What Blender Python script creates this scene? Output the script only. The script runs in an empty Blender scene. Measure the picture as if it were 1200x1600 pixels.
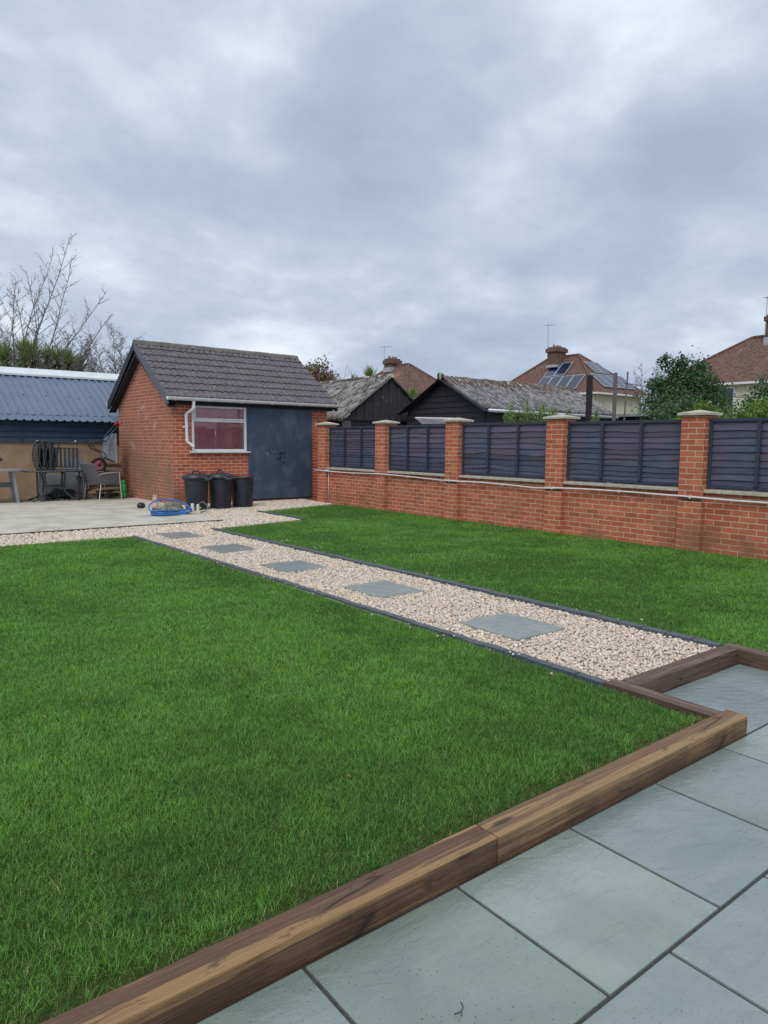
import bpy, math, random
import numpy as np
from mathutils import Vector, Matrix

C = bpy.context.scene.collection
PI = math.pi
# ---------------------------------------------------------------- camera
F, PITCH, ROLL, YAW, H = 1102.5, 0.0978378, 0.0088521, 0.6637033, 1.4
cp, sp, cy, sy = math.cos(PITCH), math.sin(PITCH), math.cos(YAW), math.sin(YAW)
fw = Vector((sy*cp, cy*cp, -sp)); rt = Vector((cy, -sy, 0)); up = rt.cross(fw)
r2 = rt*math.cos(ROLL) + up*math.sin(ROLL); u2 = -rt*math.sin(ROLL) + up*math.cos(ROLL)
cam = bpy.data.cameras.new('camera'); camo = bpy.data.objects.new('camera', cam); C.objects.link(camo)
camo.matrix_world = Matrix(((r2.x, u2.x, -fw.x, 0), (r2.y, u2.y, -fw.y, 0), (r2.z, u2.z, -fw.z, H), (0, 0, 0, 1)))
cam.sensor_fit = 'VERTICAL'; cam.sensor_height = 24; cam.lens = 24*F/1600; cam.clip_end = 2000; cam.clip_start = 0.05
bpy.context.scene.camera = camo
# ---------------------------------------------------------------- sky and light
SUN_EL, SUN_AZ = math.radians(50), math.radians(235)     # azimuth clockwise from +Y
sc = bpy.context.scene
sc.view_settings.view_transform = 'Standard'; sc.view_settings.look = 'None'
sc.view_settings.exposure = 0.25; sc.view_settings.gamma = 1
W = bpy.data.worlds.new('World'); sc.world = W; W.use_nodes = True

class NT:
    "small helper to wire nodes"
    def __init__(s, tree): s.t = tree
    def n(s, typ, _vals=None, **kw):
        d = s.t.nodes.new(typ)
        for k, v in kw.items(): setattr(d, k, v)
        for k, v in (_vals or {}).items():
            if isinstance(v, bpy.types.NodeSocket): s.t.links.new(v, d.inputs[k])
            else: d.inputs[k].default_value = v
        return d
    def math(s, op, a, b=None, c=None, clamp=False):
        v = {0: a}
        if b is not None: v[1] = b
        if c is not None: v[2] = c
        return s.n('ShaderNodeMath', v, operation=op, use_clamp=clamp).outputs[0]
    def vm(s, op, a, b): return s.n('ShaderNodeVectorMath', {0: a, 1: b}, operation=op).outputs[0]
    def noise(s, vec, scale, detail=4, rough=.55, dist=0, typ='3D'):
        return s.n('ShaderNodeTexNoise', {'Vector': vec, 'Scale': scale, 'Detail': detail, 'Roughness': rough, 'Distortion': dist}).outputs['Fac']
    def ramp(s, fac, *stops, interp='LINEAR'):
        d = s.n('ShaderNodeValToRGB', {'Fac': fac}); e = d.color_ramp.elements; d.color_ramp.interpolation = interp
        while len(e) > 1: e.remove(e[-1])
        for i, (p, c) in enumerate(stops):
            c = tuple(c) + (1,) if hasattr(c, '__len__') else (c, c, c, 1)
            if i == 0: e[0].position = p; e[0].color = c
            else:
                q = e.new(p); q.color = c
        return d.outputs['Color']
    def mix(s, fac, a, b, mode='MIX'):
        d = s.n('ShaderNodeMix', data_type='RGBA', blend_type=mode)
        for k, v in ((0, fac), (6, a), (7, b)):
            if isinstance(v, bpy.types.NodeSocket): s.t.links.new(v, d.inputs[k])
            else: d.inputs[k].default_value = (tuple(v)+(1,) if k and len(v) == 3 else v)
        return d.outputs[2]
    def smooth(s, x, a, b):
        return s.n('ShaderNodeMapRange', {0: x, 1: a, 2: b, 3: 0., 4: 1.}, interpolation_type='SMOOTHSTEP').outputs[0]

w = NT(W.node_tree); W.node_tree.nodes.clear()
sky = w.n('ShaderNodeTexSky', sky_type='NISHITA', sun_disc=False, sun_elevation=SUN_EL, sun_rotation=SUN_AZ)
tc = w.n('ShaderNodeTexCoord').outputs['Generated']
sep = w.n('ShaderNodeSeparateXYZ', {0: tc})
zz = w.math('ADD', w.math('MAXIMUM', sep.outputs[2], 0.0), .30)
proj = w.n('ShaderNodeCombineXYZ', {0: w.math('DIVIDE', sep.outputs[0], zz), 1: w.math('DIVIDE', sep.outputs[1], zz), 2: 0.3}).outputs[0]
big = w.noise(proj, 1.15, 4, .5, .15)
mid = w.noise(w.vm('ADD', proj, (3.1, 7.7, 1.3)), 2.6, 8, .55, .15)
fine = w.noise(w.vm('ADD', proj, (9.1, 2.7, 4.3)), 6.5, 8, .6, .1)
cl = w.math('ADD', w.math('ADD', w.math('MULTIPLY', big, .46), w.math('MULTIPLY', mid, .38)), w.math('MULTIPLY', fine, .16))
def blob(az, el, width, gain):          # a brighter or darker mass of cloud in a given direction of the sky
    a, e = math.radians(az), math.radians(el)
    d = (math.sin(a)*math.cos(e), math.cos(a)*math.cos(e), math.sin(e))
    dot = w.n('ShaderNodeVectorMath', {0: w.n('ShaderNodeVectorMath', {0: tc}, operation='NORMALIZE').outputs[0], 1: d}, operation='DOT_PRODUCT').outputs['Value']
    return w.math('MULTIPLY', w.smooth(dot, math.cos(math.radians(width)), 1.0), gain)
for b in [(60, 33, 13, .12), (64, 24, 9, -.11), (49, 17, 9, .09), (33, 9, 10, .07), (45, 3, 30, -.05), (26, 30, 13, -.05), (12, 12, 8, .05), (58, 9, 10, .04), (37, 22, 10, -.05), (42, 27, 8, -.03), (52, 9, 9, -.05), (20, 20, 8, -.03)]:
    cl = w.math('ADD', cl, blob(*b))
cl = w.math('ADD', w.math('MULTIPLY', w.math('SUBTRACT', cl, .5), 1.25), .508)
cloud = w.ramp(cl, (.32, (.320, .385, .495)), (.43, (.375, .445, .560)), (.51, (.450, .520, .630)), (.58, (.560, .625, .720)), (.65, (.680, .735, .800)), (.76, (.83, .86, .88)))
hz = w.smooth(sep.outputs[2], .16, 0.0)
cloud = w.mix(w.math('MULTIPLY', hz, .45), cloud, (.345, .400, .520))
skyc = w.mix(1.0, sky.outputs[0], (.10, .10, .10), 'MULTIPLY')
gap = w.math('MULTIPLY', w.smooth(w.noise(proj, 1.1, 5, .55, .6), .60, .74), .35)
col = w.mix(gap, cloud, skyc)
bg = w.n('ShaderNodeBackground', {'Color': col, 'Strength': 1.04})
W.node_tree.links.new(bg.outputs[0], w.n('ShaderNodeOutputWorld').inputs[0])
sun = bpy.data.lights.new('sun', 'SUN'); sun.energy = 1.5; sun.angle = math.radians(35); sun.color = (1, .96, .9)
suno = bpy.data.objects.new('sun', sun); C.objects.link(suno)
sd = Vector((math.sin(SUN_AZ)*math.cos(SUN_EL), math.cos(SUN_AZ)*math.cos(SUN_EL), math.sin(SUN_EL)))
suno.rotation_euler = sd.to_track_quat('Z', 'Y').to_euler()

# ---------------------------------------------------------------- object helpers
def tag(o, label=None, cat=None, group=None, kind=None):
    if label: o['label'] = label
    if cat: o['category'] = cat
    if group: o['group'] = group
    if kind: o['kind'] = kind
    return o
def empty(name, loc=(0, 0, 0), rz=0, label=None, cat=None, group=None):
    o = bpy.data.objects.new(name, None); C.objects.link(o); o.location = loc; o.rotation_euler = (0, 0, rz)
    o.empty_display_size = .2
    return tag(o, label, cat, group)
def copy_tree(o, parent=None):
    c = o.copy(); C.objects.link(c)
    if parent: c.parent = parent
    for ch in [k for k in C.objects if k.parent == o]: copy_tree(ch, c)
    return c
class MB:
    def __init__(s): s.v = []; s.f = []; s.c = []; s.col = (1, 1, 1)
    def add(s, vs, fs):
        n = len(s.v); s.v += [tuple(p) for p in vs]; s.f += [tuple(i+n for i in q) for q in fs]; s.c += [s.col]*len(vs); return s
    def box(s, x0, x1, y0, y1, z0, z1, M=None):
        vs = [Vector((x, y, z)) for z in (z0, z1) for y in (y0, y1) for x in (x0, x1)]
        if M: vs = [M @ p for p in vs]
        return s.add(vs, [(0, 2, 3, 1), (4, 5, 7, 6), (0, 1, 5, 4), (2, 6, 7, 3), (0, 4, 6, 2), (1, 3, 7, 5)])
    def beam(s, a, b, wd, ht, upv=(0, 0, 1)):
        a, b = Vector(a), Vector(b); d = (b-a).normalized(); r = d.cross(Vector(upv)).normalized(); u = r.cross(d)
        vs = [p + r*i*wd/2 + u*j*ht/2 for p in (a, b) for j in (-1, 1) for i in (-1, 1)]
        return s.add(vs, [(0, 1, 3, 2), (4, 6, 7, 5), (0, 4, 5, 1), (2, 3, 7, 6), (0, 2, 6, 4), (1, 5, 7, 3)])
    def tube(s, pts, r, n=8, cap=True, closed=False):
        P = [Vector(p) for p in pts]; R = r if hasattr(r, '__len__') else [r]*len(P)
        m = len(P); base = len(s.v); prev = None; vs = []; fs = []
        for i, p in enumerate(P):
            d = (P[(i+1) % m] - P[i-1]) if closed else (P[min(i+1, m-1)] - P[max(i-1, 0)])
            d.normalize()
            a = prev if prev is not None else (Vector((0, 0, 1)) if abs(d.z) < .9 else Vector((1, 0, 0)))
            a = (a - d*a.dot(d))
            if a.length < 1e-4: a = Vector((1, 0, 0)) - d*d.x
            a.normalize(); prev = a; b = d.cross(a)
            vs += [p + (a*math.cos(2*PI*k/n) + b*math.sin(2*PI*k/n))*R[i] for k in range(n)]
        for i in range(m if closed else m-1):
            j = (i+1) % m
            fs += [(i*n+k, i*n+(k+1) % n, j*n+(k+1) % n, j*n+k) for k in range(n)]
        if cap and not closed: fs += [tuple(range(n))[::-1], tuple((m-1)*n+k for k in range(n))]
        return s.add(vs, fs)
    def lathe(s, prof, n=24, c=(0, 0, 0), sx=1, sy=1):
        vs = [(c[0]+r*math.cos(2*PI*k/n)*sx, c[1]+r*math.sin(2*PI*k/n)*sy, c[2]+z) for r, z in prof for k in range(n)]
        fs = [(i*n+k, i*n+(k+1) % n, (i+1)*n+(k+1) % n, (i+1)*n+k) for i in range(len(prof)-1) for k in range(n)]
        fs += [tuple(range(n))[::-1], tuple((len(prof)-1)*n+k for k in range(n))]
        return s.add(vs, fs)
    def prism(s, poly, axis, a, b):
        "poly in the two other axes (in xyz order), extruded along axis from a to b"
        def put(u, v, t): return {'x': (t, u, v), 'y': (u, t, v), 'z': (u, v, t)}[axis]
        n = len(poly); vs = [put(u, v, a) for u, v in poly] + [put(u, v, b) for u, v in poly]
        return s.add(vs, [tuple(range(n))[::-1], tuple(range(n, 2*n))] + [(i, (i+1) % n, (i+1) % n+n, i+n) for i in range(n)])
    def build(s, name, m, parent=None, smooth=False, loc=None, rz=0, bevel=0, uvo=(0, 0), recalc=False):
        me = bpy.data.meshes.new(name); me.from_pydata(s.v, [], s.f)
        uv = me.uv_layers.new(name='UVMap'); co = me.vertices
        for p in me.polygons:
            nx, ny, nz = abs(p.normal.x), abs(p.normal.y), abs(p.normal.z)
            for li in p.loop_indices:
                q = co[me.loops[li].vertex_index].co
                if nz > max(nx, ny)*1.6: u, v = q.x, q.y
                elif nx > ny: u, v = q.y, q.z
                else: u, v = q.x, q.z
                uv.data[li].uv = (u-uvo[0], v-uvo[1])
        if len(set(s.c)) > 1:
            a = me.color_attributes.new('Col', 'FLOAT_COLOR', 'POINT')
            a.data.foreach_set('color', np.hstack([np.array(s.c, dtype=np.float32), np.ones((len(s.c), 1), np.float32)]).ravel())
        if m: me.materials.append(m)
        if smooth: me.shade_smooth()
        o = bpy.data.objects.new(name, me); C.objects.link(o)
        if parent: o.parent = parent
        if loc: o.location = loc
        o.rotation_euler = (0, 0, rz)
        if bevel:
            b = o.modifiers.new('Bevel', 'BEVEL'); b.width = bevel; b.segments = 2; b.limit_method = 'ANGLE'
        return o
def npmesh(name, co, tris=None, quads=None, col=None, m=None, parent=None, smooth=False):
    me = bpy.data.meshes.new(name); nt = 0 if tris is None else len(tris); nq = 0 if quads is None else len(quads)
    me.vertices.add(len(co)); me.vertices.foreach_set('co', np.asarray(co, np.float32).ravel())
    loops = np.concatenate([a.ravel() for a in (tris, quads) if a is not None]).astype(np.int32)
    me.loops.add(len(loops)); me.loops.foreach_set('vertex_index', loops)
    st = np.concatenate([np.arange(nt)*3, nt*3+np.arange(nq)*4]).astype(np.int32)
    me.polygons.add(nt+nq); me.polygons.foreach_set('loop_start', st)
    me.update(calc_edges=True)
    if col is not None:
        a = me.color_attributes.new('Col', 'FLOAT_COLOR', 'POINT')
        a.data.foreach_set('color', np.hstack([col, np.ones((len(col), 1))]).astype(np.float32).ravel())
    if smooth: me.shade_smooth()
    if m: me.materials.append(m)
    o = bpy.data.objects.new(name, me); C.objects.link(o)
    if parent: o.parent = parent
    return o

# ---------------------------------------------------------------- materials
def mat(name, fn, rough=.7, spec=.5, metal=0):
    m = bpy.data.materials.new(name); m.use_nodes = True; t = m.node_tree; t.nodes.clear(); g = NT(t)
    b = g.n('ShaderNodeBsdfPrincipled', {'Roughness': rough, 'Metallic': metal, 'Specular IOR Level': spec})
    o = g.n('ShaderNodeOutputMaterial'); t.links.new(b.outputs[0], o.inputs[0])
    r = fn(g, b)
    if r is not None:
        if isinstance(r, bpy.types.NodeSocket): t.links.new(r, b.inputs['Base Color'])
        else: b.inputs['Base Color'].default_value = tuple(r)+(1,)
    return m
def L(g, a, b): g.t.links.new(a, b)
def obj_co(g): return g.n('ShaderNodeTexCoord').outputs['Object']
def uv_co(g): return g.n('ShaderNodeTexCoord').outputs['UV']
def bump(g, b, h, strength, dist=.01):
    L(g, g.n('ShaderNodeBump', {'Height': h, 'Strength': strength, 'Distance': dist}).outputs[0], b.inputs['Normal'])
def stretch(g, v, s): return g.vm('MULTIPLY', v, s)
def mottled(name, c1, c2, scale=8, rough=.7, bs=.15, bd=.004, detail=6, lo=.35, hi=.65, c3=None, s3=2, l3=.6, h3=.7, spec=.5):
    def f(g, b):
        co = obj_co(g); n = g.noise(co, scale, detail)
        c = g.mix(g.smooth(n, lo, hi), c1, c2)
        if c3: c = g.mix(g.smooth(g.noise(g.vm('ADD', co, (5, 3, 8)), s3, 6, .6), l3, h3), c, c3)
        bump(g, b, g.noise(co, scale*4, 4), bs, bd)
        return c
    return mat(name, f, rough, spec)
def brick(name, c1, c2, mortar, dirt=None, dirtscale=1.2, dl=.5, dh=.7, mh=.0766, off=.5, eff=None, low=None):
    def f(g, b):
        uv = uv_co(g); co = obj_co(g)
        wob = g.vm('ADD', uv, g.vm('SCALE', (0, 0, 0), (0, 0, 0)))
        t = g.n('ShaderNodeTexBrick', {'Vector': uv, 'Color1': tuple(c1)+(1,), 'Color2': tuple(c2)+(1,), 'Mortar': tuple(mortar)+(1,), 'Scale': 1.,
                'Mortar Size': .0062, 'Mortar Smooth': .25, 'Bias': 0., 'Brick Width': .225, 'Row Height': mh}, offset=off)
        n = g.noise(co, 60, 5, .6); n2 = g.noise(co, 9, 4, .5)
        c = g.mix(.55, t.outputs['Color'], g.ramp(n, (.25, (.55, .5, .48)), (.75, (1.4, 1.45, 1.45))), 'MULTIPLY')
        c = g.mix(.35, c, g.ramp(n2, (.3, (.65, .62, .6)), (.7, (1.25, 1.25, 1.25))), 'MULTIPLY')
        if dirt:
            sepz = g.n('ShaderNodeSeparateXYZ', {0: co}).outputs[2]
            d = g.smooth(g.noise(g.vm('ADD', co, (4, 9, 2)), dirtscale, 5, .6), dl, dh)
            if low: d = g.math('MULTIPLY', d, g.smooth(sepz, low[1], low[0]))
            c = g.mix(g.math('MULTIPLY', d, .75), c, dirt)
        if eff:
            e = g.smooth(g.noise(g.vm('ADD', co, (1, 2, 7)), 1.7, 6, .65), eff[0], eff[1])
            c = g.mix(g.math('MULTIPLY', e, .55), c, (.50, .44, .42))
        h = g.math('ADD', g.math('MULTIPLY', t.outputs['Fac'], -1.), g.math('MULTIPLY', n, .35))
        bump(g, b, h, .6, .006)
        return c
    return mat(name, f, .88, .25)
M = {}
M['brick_wall'] = brick('brick_wall', (.56, .170, .092), (.40, .108, .062), (.60, .49, .35), dirt=(.24, .125, .07), dirtscale=1.1, dl=.50, dh=.68, low=(.1, .6))
M['brick_front'] = brick('brick_front', (.56, .145, .072), (.40, .095, .052), (.62, .52, .42), dirt=(.22, .10, .06), low=(.1, .6), dl=.45, dh=.6)
M['brick_gable'] = brick('brick_gable', (.44, .150, .092), (.31, .108, .072), (.50, .40, .30), dirt=(.20, .135, .085), dirtscale=.8, dl=.36, dh=.55, low=(.3, 2.1), eff=(.60, .72))
M['conc_cap'] = mottled('concrete_cap', (.40, .37, .30), (.52, .48, .40), 14, .9, .3, c3=(.28, .27, .20), s3=5)
def f(g, b):
    co = obj_co(g)
    c = g.ramp(g.noise(co, 2.2, 8, .62, .3), (.3, (.36, .335, .285)), (.5, (.50, .47, .395)), (.7, (.59, .56, .48)))
    c = g.mix(g.math('MULTIPLY', g.smooth(g.noise(g.vm('ADD', co, (7, 1, 3)), 1.1, 7, .65, .6), .52, .66), .5), c, (.60, .57, .50))
    c = g.mix(g.math('MULTIPLY', g.smooth(g.noise(co, 40, 3), .6, .75), .4), c, (.26, .24, .2))
    bump(g, b, g.noise(co, 30, 6), .25, .006); return c
M['concrete'] = mat('concrete', f, .9, .3)
M['soil'] = mottled('soil', (.045, .035, .020), (.075, .060, .030), 25, .95, .6, .01)
def f(g, b):
    co = obj_co(g); c = g.ramp(g.noise(co, 30, 5, .6), (.3, (.022, .045, .010)), (.7, (.050, .085, .018)))
    bump(g, b, g.noise(co, 90, 4), .8, .01); return c
M['turf'] = mat('turf_base', f, .95, .1)
M['earth'] = mottled('open_ground', (.10, .11, .05), (.16, .15, .08), 3, .95, .4, .02)
M['dirt'] = mottled('dirt', (.10, .075, .055), (.20, .16, .12), 9, .95, .8, .02)
M['gravelbed'] = mottled('gravel_bed', (.40, .33, .25), (.54, .46, .36), 60, .95, .8, .01)
def f(g, b):
    b.inputs['Subsurface Weight'].default_value = 0
    a = g.n('ShaderNodeAttribute', attribute_name='Col').outputs['Color']
    n = g.noise(obj_co(g), 180, 3); c = g.mix(.4, a, g.ramp(n, (.3, .75), (.7, 1.2)), 'MULTIPLY')
    return c
M['stone'] = mat('gravel_stone', f, .8, .35)
def f(g, b):
    a = g.n('ShaderNodeAttribute', attribute_name='Col').outputs['Color']
    tr = g.n('ShaderNodeBsdfTranslucent', {'Color': g.mix(1.0, a, (1.2, 1.5, .7), 'MULTIPLY')})
    mx = g.n('ShaderNodeMixShader', {0: .28, 1: b.outputs[0], 2: tr.outputs[0]})
    L(g, mx.outputs[0], [n for n in g.t.nodes if n.type == 'OUTPUT_MATERIAL'][0].inputs[0])
    return a
M['blade'] = mat('grass_blade', f, .5, .35)
M['leaf'] = mat('leaf', f, .45, .4)
def slate(name, tint, wet):
    def f(g, b):
        co = obj_co(g); at = g.n('ShaderNodeAttribute', attribute_name='Col').outputs['Color']
        n = g.noise(co, 2.2, 8, .62, .6)
        c = g.ramp(n, (.3, (tint[0]*.80, tint[1]*.84, tint[2]*.84)), (.5, tint), (.72, (tint[0]*1.25, tint[1]*1.2, tint[2]*1.2)))
        c = g.mix(g.math('MULTIPLY', g.smooth(g.noise(co, 5, 6, .6, .8), .55, .7), .35), c, (tint[0]*1.2, tint[1]*1.05, tint[2]*.9))
        c = g.mix(g.math('MULTIPLY', g.smooth(g.noise(co, 110, 3, .6), .64, .69), g.smooth(g.noise(co, 3, 4), .38, .58)), c, (.035, .035, .035))
        c = g.mix(g.math('MULTIPLY', g.smooth(g.noise(g.vm('ADD', co, (2, 2, 2)), 75, 2, .5), .74, .77), .6), c, (.5, .5, .48))
        c = g.mix(1.0, c, at, 'MULTIPLY')
        r = g.math('ADD', g.math('MULTIPLY', g.noise(co, 6, 6, .6), .45), wet)
        L(g, r, b.inputs['Roughness'])
        riv = g.noise(stretch(g, co, (1., 2.2, 1.)), 7, 7, .55, 1.2)
        h = g.math('ADD', g.math('MULTIPLY', riv, 1.), g.math('MULTIPLY', g.noise(co, 120, 3), .12))
        bump(g, b, h, .6, .012)
        if name == 'slate_paving':
            s3 = g.n('ShaderNodeSeparateXYZ', {0: co})
            wetm = g.math('MAXIMUM', g.smooth(g.math('ADD', s3.outputs[1], g.math('MULTIPLY', g.noise(co, 1.6, 5, .6), 1.6)), 1.6, 2.6), g.math('MULTIPLY', g.smooth(g.noise(co, 1.3, 5, .6), .5, .65), .5))
            L(g, g.math('ADD', g.math('MULTIPLY', wetm, .75), .12), b.inputs['Coat Weight']); b.inputs['Coat Roughness'].default_value = .10; b.inputs['Coat IOR'].default_value = 1.5
            hb = g.noise(stretch(g, g.n('ShaderNodeVectorRotate', {'Vector': co, 'Angle': .65}, rotation_type='Z_AXIS').outputs[0], (1., 3.5, 1.)), 9, 5, .55, .8)
            L(g, g.n('ShaderNodeBump', {'Height': hb, 'Strength': g.math('ADD', g.math('MULTIPLY', g.smooth(s3.outputs[1], 1.4, 1.9), .5), .12), 'Distance': .012}).outputs[0], b.inputs['Coat Normal'])
        else:
            b.inputs['Coat Weight'].default_value = .9; b.inputs['Coat Roughness'].default_value = .10
            hb = g.noise(stretch(g, co, (1., 2.5, 1.)), 14, 5, .6, .8); L(g, g.n('ShaderNodeBump', {'Height': hb, 'Strength': .6, 'Distance': .012}).outputs[0], b.inputs['Coat Normal'])
        return c
    return mat(name, f, .4, .55)
M['slate'] = slate('slate_paving', (.235, .286, .272), .10)
M['slate_step'] = slate('slate_step', (.265, .315, .300), .16)
M['joint'] = mottled('mortar_joint', (.045, .045, .045), (.075, .072, .070), 60, .95, .5)
def wood(name, base, light, dark, k=1.0, rough=.62, side=0.):
    def f(g, b):
        co = obj_co(g)
        sx = g.n('ShaderNodeSeparateXYZ', {0: co}); edge = g.math('MULTIPLY', g.math('SUBTRACT', g.smooth(g.math('ADD', sx.outputs[1], g.math('MULTIPLY', g.noise(stretch(g, co, (1, .1, .1)), 3, 4), .05)), .005, -.015), g.smooth(sx.outputs[2], -.012, -.045)), side)
        gr = g.noise(stretch(g, co, (1.2, 26, 26)), 3.0, 6, .6, .5)
        ring = g.n('ShaderNodeTexWave', {'Vector': g.vm('ADD', stretch(g, co, (.06, 1, 1)), g.n('ShaderNodeTexNoise', {'Vector': stretch(g, co, (1.0, 3, 3)), 'Scale': 1.5}).outputs['Color']), 'Scale': 22., 'Distortion': 2.5, 'Detail': 3., 'Detail Scale': 1.2}, bands_direction='Y').outputs['Fac']
        c = g.mix(g.smooth(gr, .3, .7), dark, base)
        fg = g.smooth(g.noise(stretch(g, co, (.5, 60, 60)), 2.6, 4, .6), .44, .58); c = g.mix(g.math('MULTIPLY', fg, .5), c, dark)
        c = g.mix(g.math('MULTIPLY', ring, .15), c, dark)
        pat = g.smooth(g.math('ADD', g.noise(stretch(g, co, (.35, 7, 7)), 2.2, 5, .6, .2), edge), .53, .575)
        c = g.mix(g.math('MULTIPLY', pat, k), c, light)
        c = g.mix(g.math('MULTIPLY', g.smooth(g.noise(stretch(g, co, (3, 7, 7)), 2.2, 5, .6), .60, .70), .6), c, (.02, .012, .01))
        c = g.mix(g.math('MULTIPLY', fg, .28), c, dark)
        vo = g.n('ShaderNodeTexVoronoi', {'Vector': stretch(g, co, (1.6, 7, 7)), 'Scale': 1.3}).outputs['Distance']
        c = g.mix(g.math('MULTIPLY', g.smooth(vo, .16, .07), .75), c, (.030, .017, .011))
        ck = g.n('ShaderNodeTexVoronoi', {'Vector': stretch(g, co, (1.1, 22, 22)), 'Scale': 1.}, feature='DISTANCE_TO_EDGE').outputs['Distance']
        c = g.mix(g.math('MULTIPLY', g.math('MULTIPLY', g.smooth(ck, .035, .005), g.smooth(g.noise(co, 2.3, 3), .5, .6)), .8), c, (.018, .011, .008))
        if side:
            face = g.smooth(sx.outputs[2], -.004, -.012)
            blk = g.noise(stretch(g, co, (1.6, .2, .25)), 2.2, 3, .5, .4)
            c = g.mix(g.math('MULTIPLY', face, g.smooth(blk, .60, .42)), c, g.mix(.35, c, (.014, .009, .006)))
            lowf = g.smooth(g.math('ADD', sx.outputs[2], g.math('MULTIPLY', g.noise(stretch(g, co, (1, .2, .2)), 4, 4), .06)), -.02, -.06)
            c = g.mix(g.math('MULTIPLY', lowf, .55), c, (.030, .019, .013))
        bump(g, b, g.math('ADD', gr, g.math('MULTIPLY', fg, .8)), .5, .002)
        return c
    return mat(name, f, rough, .4)
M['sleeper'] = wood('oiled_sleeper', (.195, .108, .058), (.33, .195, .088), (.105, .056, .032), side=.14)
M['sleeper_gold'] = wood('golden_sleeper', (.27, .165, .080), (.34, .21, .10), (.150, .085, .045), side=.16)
M['sleeper_dark'] = wood('dark_sleeper', (.185, .115, .082), (.24, .155, .11), (.075, .046, .034), .6, .45)
M['edging'] = mottled('edging_block', (.065, .078, .095), (.10, .115, .135), 30, .55, .4, c3=(.13, .14, .15), s3=9, l3=.62, h3=.75)
def painted(name, c, v=.85, rough=.6, scale=3, worn=None, vert=True, spec=.4):
    def f(g, b):
        co = obj_co(g); n = g.noise(stretch(g, co, (6, 6, 1) if vert else (1, 1, 7)), scale, 6, .6)
        k = g.mix(g.smooth(n, .3, .7), tuple(x*v for x in c), c)
        if worn: k = g.mix(g.math('MULTIPLY', g.smooth(g.noise(g.vm('ADD', co, (3, 3, 3)), worn[1], 6, .65), worn[2], worn[3]), worn[4]), k, worn[0])
        if name == 'fence_stain': k = g.mix(1., k, g.n('ShaderNodeAttribute', attribute_name='Col').outputs['Color'], 'MULTIPLY')
        bump(g, b, g.noise(co, 50, 4), .15, .003); return k
    return mat(name, f, rough, spec)
M['door'] = painted('blue_grey_door', (.060, .090, .148), .78, .55, 4, worn=((.115, .15, .20), 2.5, .48, .66, .6))
M['fence'] = painted('fence_stain', (.072, .088, .138), .62, .5, 2.5, worn=((.120, .070, .088), 1.5, .44, .62, .5), vert=False)
M['fence_frame'] = painted('fence_frame_stain', (.040, .050, .078), .8, .6, 4, worn=((.30, .29, .28), 9, .68, .78, .5))
M['barge'] = painted('grey_bargeboard', (.125, .135, .165), .7, .6, 6, worn=((.25, .26, .28), 8, .6, .7, .5))
M['darkwood'] = painted('dark_fascia', (.022, .025, .034), .8, .6, 6)
M['upvc'] = mottled('white_upvc', (.70, .71, .72), (.76, .77, .78), 6, .35, .02, c3=(.55, .55, .52), s3=4, l3=.62, h3=.8)
M['steel'] = mat('dull_steel', lambda g, b: (.35, .35, .36), .4, .5, .8)
M['steeldark'] = mat('dark_metal', lambda g, b: (.03, .035, .045), .45, .5, .2)
def rooftile(name, base, lich, lo=.55, hi=.66, dark=(.02, .02, .022), sc=45):
    def f(g, b):
        co = obj_co(g)
        c = g.mix(g.smooth(g.noise(co, 5, 5), .3, .7), tuple(x*.75 for x in base), base)
        c = g.mix(g.math('MULTIPLY', g.smooth(g.noise(co, sc, 5, .7), lo, hi), .75), c, lich)
        c = g.mix(g.math('MULTIPLY', g.smooth(g.noise(g.vm('ADD', co, (3, 1, 4)), sc*.5, 5, .65), .58, .66), .6), c, dark)
        bump(g, b, g.noise(co, sc, 4), .5, .008); return c
    return mat(name, f, .9, .2)
M['tile'] = rooftile('concrete_tile', (.135, .120, .130), (.42, .405, .41), .52, .64)
M['ridge'] = rooftile('ridge_tile', (.17, .155, .14), (.30, .28, .25), .5, .7, (.05, .045, .04), 20)
def f(g, b):
    co = obj_co(g)
    c = g.mix(g.smooth(g.noise(co, 3, 6, .6), .35, .65), (.13, .125, .125), (.27, .265, .255))
    c = g.mix(g.math('MULTIPLY', g.smooth(g.noise(co, 17, 6, .7), .55, .66), .85), c, (.50, .49, .47))
    c = g.mix(g.math('MULTIPLY', g.smooth(g.noise(g.vm('ADD', co, (2, 6, 1)), 3.2, 7, .72), .48, .60), .9), c, (.065, .052, .030))
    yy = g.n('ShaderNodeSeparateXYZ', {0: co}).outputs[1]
    valley_shade = g.smooth(g.math('SINE', g.math('MULTIPLY', yy, 2*PI/.150)), -.0, -.85)
    c = g.mix(g.math('MULTIPLY', valley_shade, .85), c, (.030, .028, .024))  # valleys painted dark to stand in for the shading between ribs
    crest_light = g.smooth(g.math('SINE', g.math('MULTIPLY', yy, 2*PI/.150)), .2, .9)
    c = g.mix(g.math('MULTIPLY', g.math('MULTIPLY', crest_light, g.smooth(g.noise(co, 6, 5, .7), .40, .60)), .6), c, (.48, .47, .45))  # broken pale bands painted on crests as rib highlights
    bump(g, b, g.noise(co, 30, 5), .6, .02); return c
M['asbestos'] = mat('mossy_corrugated_sheet', f, .95, .2)
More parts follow.
